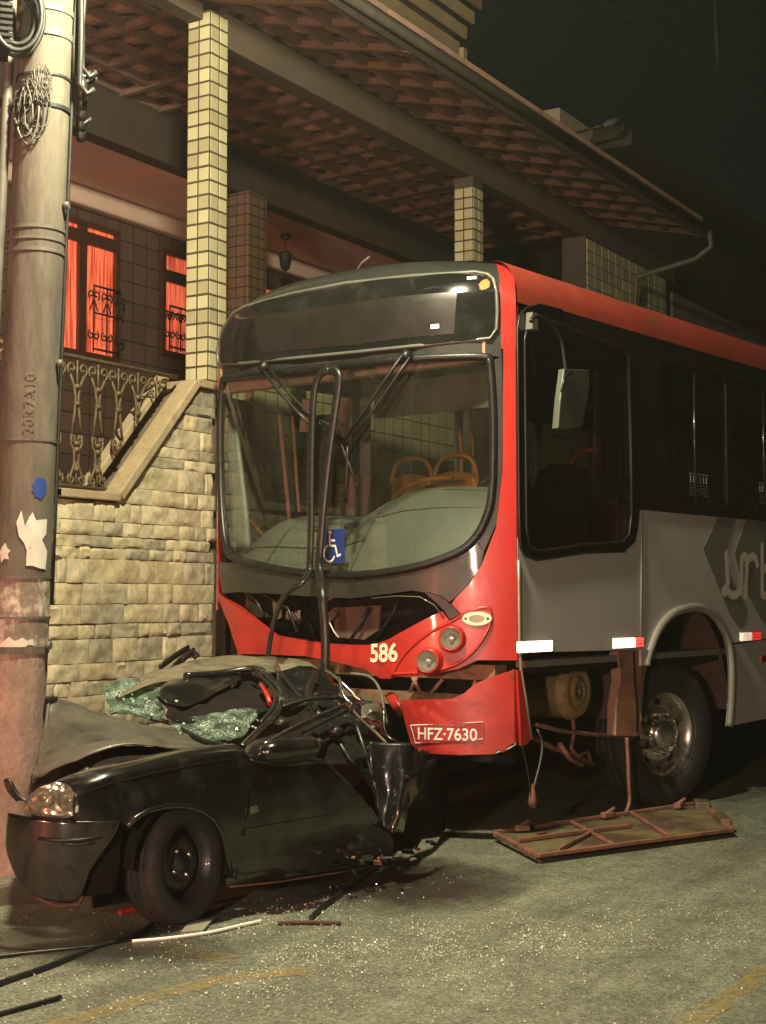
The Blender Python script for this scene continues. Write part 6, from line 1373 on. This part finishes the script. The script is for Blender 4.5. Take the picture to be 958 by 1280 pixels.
skin = MB().add([L2(.02, .02, .03), L2(.98, .02, .03), L2(.98, .98, .03), L2(.02, .98, .03), L2(.02, .02, .042), L2(.98, .02, .042), L2(.98, .98, .042), L2(.02, .98, .042)], [(0, 3, 2, 1), (4, 5, 6, 7), (0, 1, 5, 4), (1, 2, 6, 5), (2, 3, 7, 6), (3, 0, 4, 7)]).build('panel_skin', M('panel_skin_ochre', (.15, .125, .05), .7, var=.25, scale=4, c2=(.07, .035, .022), c2amt=.52, c2scale=2.2), hp_)
bar(0, 0, 0, 1, .016, rust, .045); bar(1, 0, 1, 1, .02, rust, .045); bar(0, 0, 1, 0, .014, rust, .055); bar(0, 1, 1, 1, .014, rust, .045)
bar(.02, .45, .55, .48, .013, rust, .06); bar(.33, 0, .36, 1, .012, rust, .055); bar(.62, 0, .66, 1, .012, rust, .055); bar(.10, .98, .36, .5, .010, rust, .06)
for u, v in ((.10, .08), (.50, .05), (.86, .06)):
    bevel(MB().box(L2(u, v, .07), (.09, .05, .035), Matrix.Rotation(.7 + u, 3, 'Z')).tube([L2(u - .02, v, .07), L2(u + .03, v + .02, .11)], .014, 6).build('hinge', rust, hp_), .006)
e = MB().box((0, 0, 0), (.10, .18, .07), Matrix.Rotation(.4, 3, 'Z')).build('end_bracket', iron, hp_); e.location = L2(.97, .15, .06); bevel(e, .01)
e = MB().box((0, 0, 0), (.07, .30, .05), Matrix.Rotation(.5, 3, 'Z')).build('end_bracket', iron, hp_); e.location = L2(1.0, .72, .06); bevel(e, .01)
def strip(px_pts, r, m, name, label, cat, flat=.5, z=None):
    pts = crom([(p[0], p[1], r * flat + .006) for p in px_pts], 5)
    return thing(MB().tube(pts, r, 7, flat=flat if False else 1.0), name, m, label, cat)
strip([(-4.001, 3.702), (-4.048, 3.861), (-4.071, 4.13), (-4.125, 4.454), (-4.12, 4.667), (-4.219, 4.919)], .012, rubber, 'rubber_trim', 'long black trim strip running off the left edge of the road', 'trim strip')
strip([(-4.384, 4.096), (-4.288, 4.26), (-4.143, 4.474), (-4.116, 4.587)], .008, rubber, 'rubber_trim', 'thin black trim strip meeting the long one by the front wheel', 'trim strip')
strip([(-3.761, 3.518), (-3.757, 3.586), (-3.741, 3.72), (-3.728, 3.847)], .009, rubber, 'rubber_trim', 'short black trim strip in the bottom left corner', 'trim strip')
strip([(-3.695, 5.372), (-3.776, 5.594), (-3.926, 6.063), (-4.063, 6.522)], .012, rubber, 'rubber_trim', 'black trim strip lying beside the car door', 'trim strip')
strip([(-3.757, 5.204), (-3.668, 5.277), (-3.522, 5.349)], .009, wooddark, 'broken_rod', 'short dark brown rod on the road below the door', 'rod')
strip([(-4.073, 4.614), (-3.983, 4.735), (-3.903, 4.902), (-3.869, 5.081), (-3.845, 5.205)], .008, white, 'white_rod', 'thin white plastic rod on the road beside the front wheel', 'rod')
strip([(-4.486, 4.998), (-4.477, 5.042), (-4.466, 5.088)], .012, red, 'red_fragment', 'small red plastic fragment beside the front tyre', 'fragment')
strip([(-4.703, 6.99), (-4.686, 7.065), (-4.615, 7.109)], .008, pinkrust, 'wood_splinter', 'pale splinter on the ground under the car sill', 'splinter')
pq = [(-3.992, 4.83), (-4.092, 5.015), (-4.035, 5.106), (-3.93, 4.903)]
thing(MB().prism(pq, lambda a, b: (a, b, .006), lambda a, b: (a, b, .018)), 'plastic_plate', M('plate_grey_plastic', (.26, .25, .19), .6), 'flat grey plastic plate beside the white rod', 'plate')
# leaning black trim behind the car against the stone wall
for i, pts in enumerate(([[(-5.9, 6.915, 1.004), (-5.95, 7.143, 1.074), (-6.0, 7.315, 1.109)], [(-5.85, 6.963, 0.993), (-5.9, 7.162, 1.064), (-5.95, 7.311, 1.094)], [(-5.85, 7.07, 1.039), (-5.9, 7.226, 1.083), (-5.88, 7.258, 1.051)]])):
    o = MB().tube(crom(pts, 3), .022, 6, flat=.4).build('trim_piece', black)
    tag(o, ['leftmost black trim piece leaning on the stone wall behind the crushed roof', 'middle black trim piece leaning on the stone wall behind the crushed roof', 'rightmost black trim piece leaning on the stone wall behind the crushed roof'][i], 'trim strip', 'trim pieces behind the car')
# glass crumbs: nobody could count them
sh = MB(); 
for i in range(12000):
    if i < 8500:
        u, v = rnd.gauss(0, 1), rnd.gauss(0, 1); p = Vector((-3.0 + u * .52 + v * .18, 5.1 + u * .30 + v * .62, 0))
    elif i < 11200: p = Vector((-3.0 + rnd.gauss(0, .8), 4.6 + rnd.gauss(0, .75), 0))
    else:
        t = rnd.random(); p = Vector((-4.0 + t * .35 + rnd.gauss(0, .10), 4.6 + 2.0 * t + rnd.gauss(0, .1), 0))
    s = .0012 + .0034 * rnd.random() ** 2.2 + (.005 * rnd.random() if rnd.random() < .02 else 0)
    if i < 11200 and noise.noise(Vector((p.x * 3.2, p.y * 3.2, 2))) < rnd.uniform(-.35, .35): continue
    Mx = Matrix.Rotation(rnd.random() * 6, 3, 'Z') @ Matrix.Rotation(rnd.uniform(-.9, .9), 3, 'X')
    sh.add([Mx @ Vector(q) * s + Vector((p.x, p.y, s * .8 + .003)) for q in ((-1, -.8, -.5), (1, -.7, -.5), (.2, 1, -.5), (.1, 0, .8))], [(0, 2, 1), (0, 1, 3), (1, 2, 3), (2, 0, 3)])
o = sh.build('glass_crumbs', M('road_glass_crumb', (.62, .68, .56), .12, var=.2, scale=60, coat=.5)); tag(o, 'scatter of tiny broken glass crumbs over the road', 'broken glass', kind='stuff')

# ================================================================== HAZE: one closed box of thin air, added mostly to stand in for lens glare
hz = MB().span((-130, -100, -1), (130, 160, 22)).build('glare_veil', None); tag(hz, kind='stuff')
hm = bpy.data.materials.new('glare_haze'); hm.use_nodes = True; hn = hm.node_tree.nodes; hn.remove(hn['Principled BSDF'])
pv = hn.new('ShaderNodeVolumePrincipled'); pv.inputs['Density'].default_value = .0010; pv.inputs['Color'].default_value = (.84, .95, .80, 1); pv.inputs['Anisotropy'].default_value = .2
hm.node_tree.links.new(pv.outputs[0], hn['Material Output'].inputs['Volume']); hz.data.materials.append(hm)
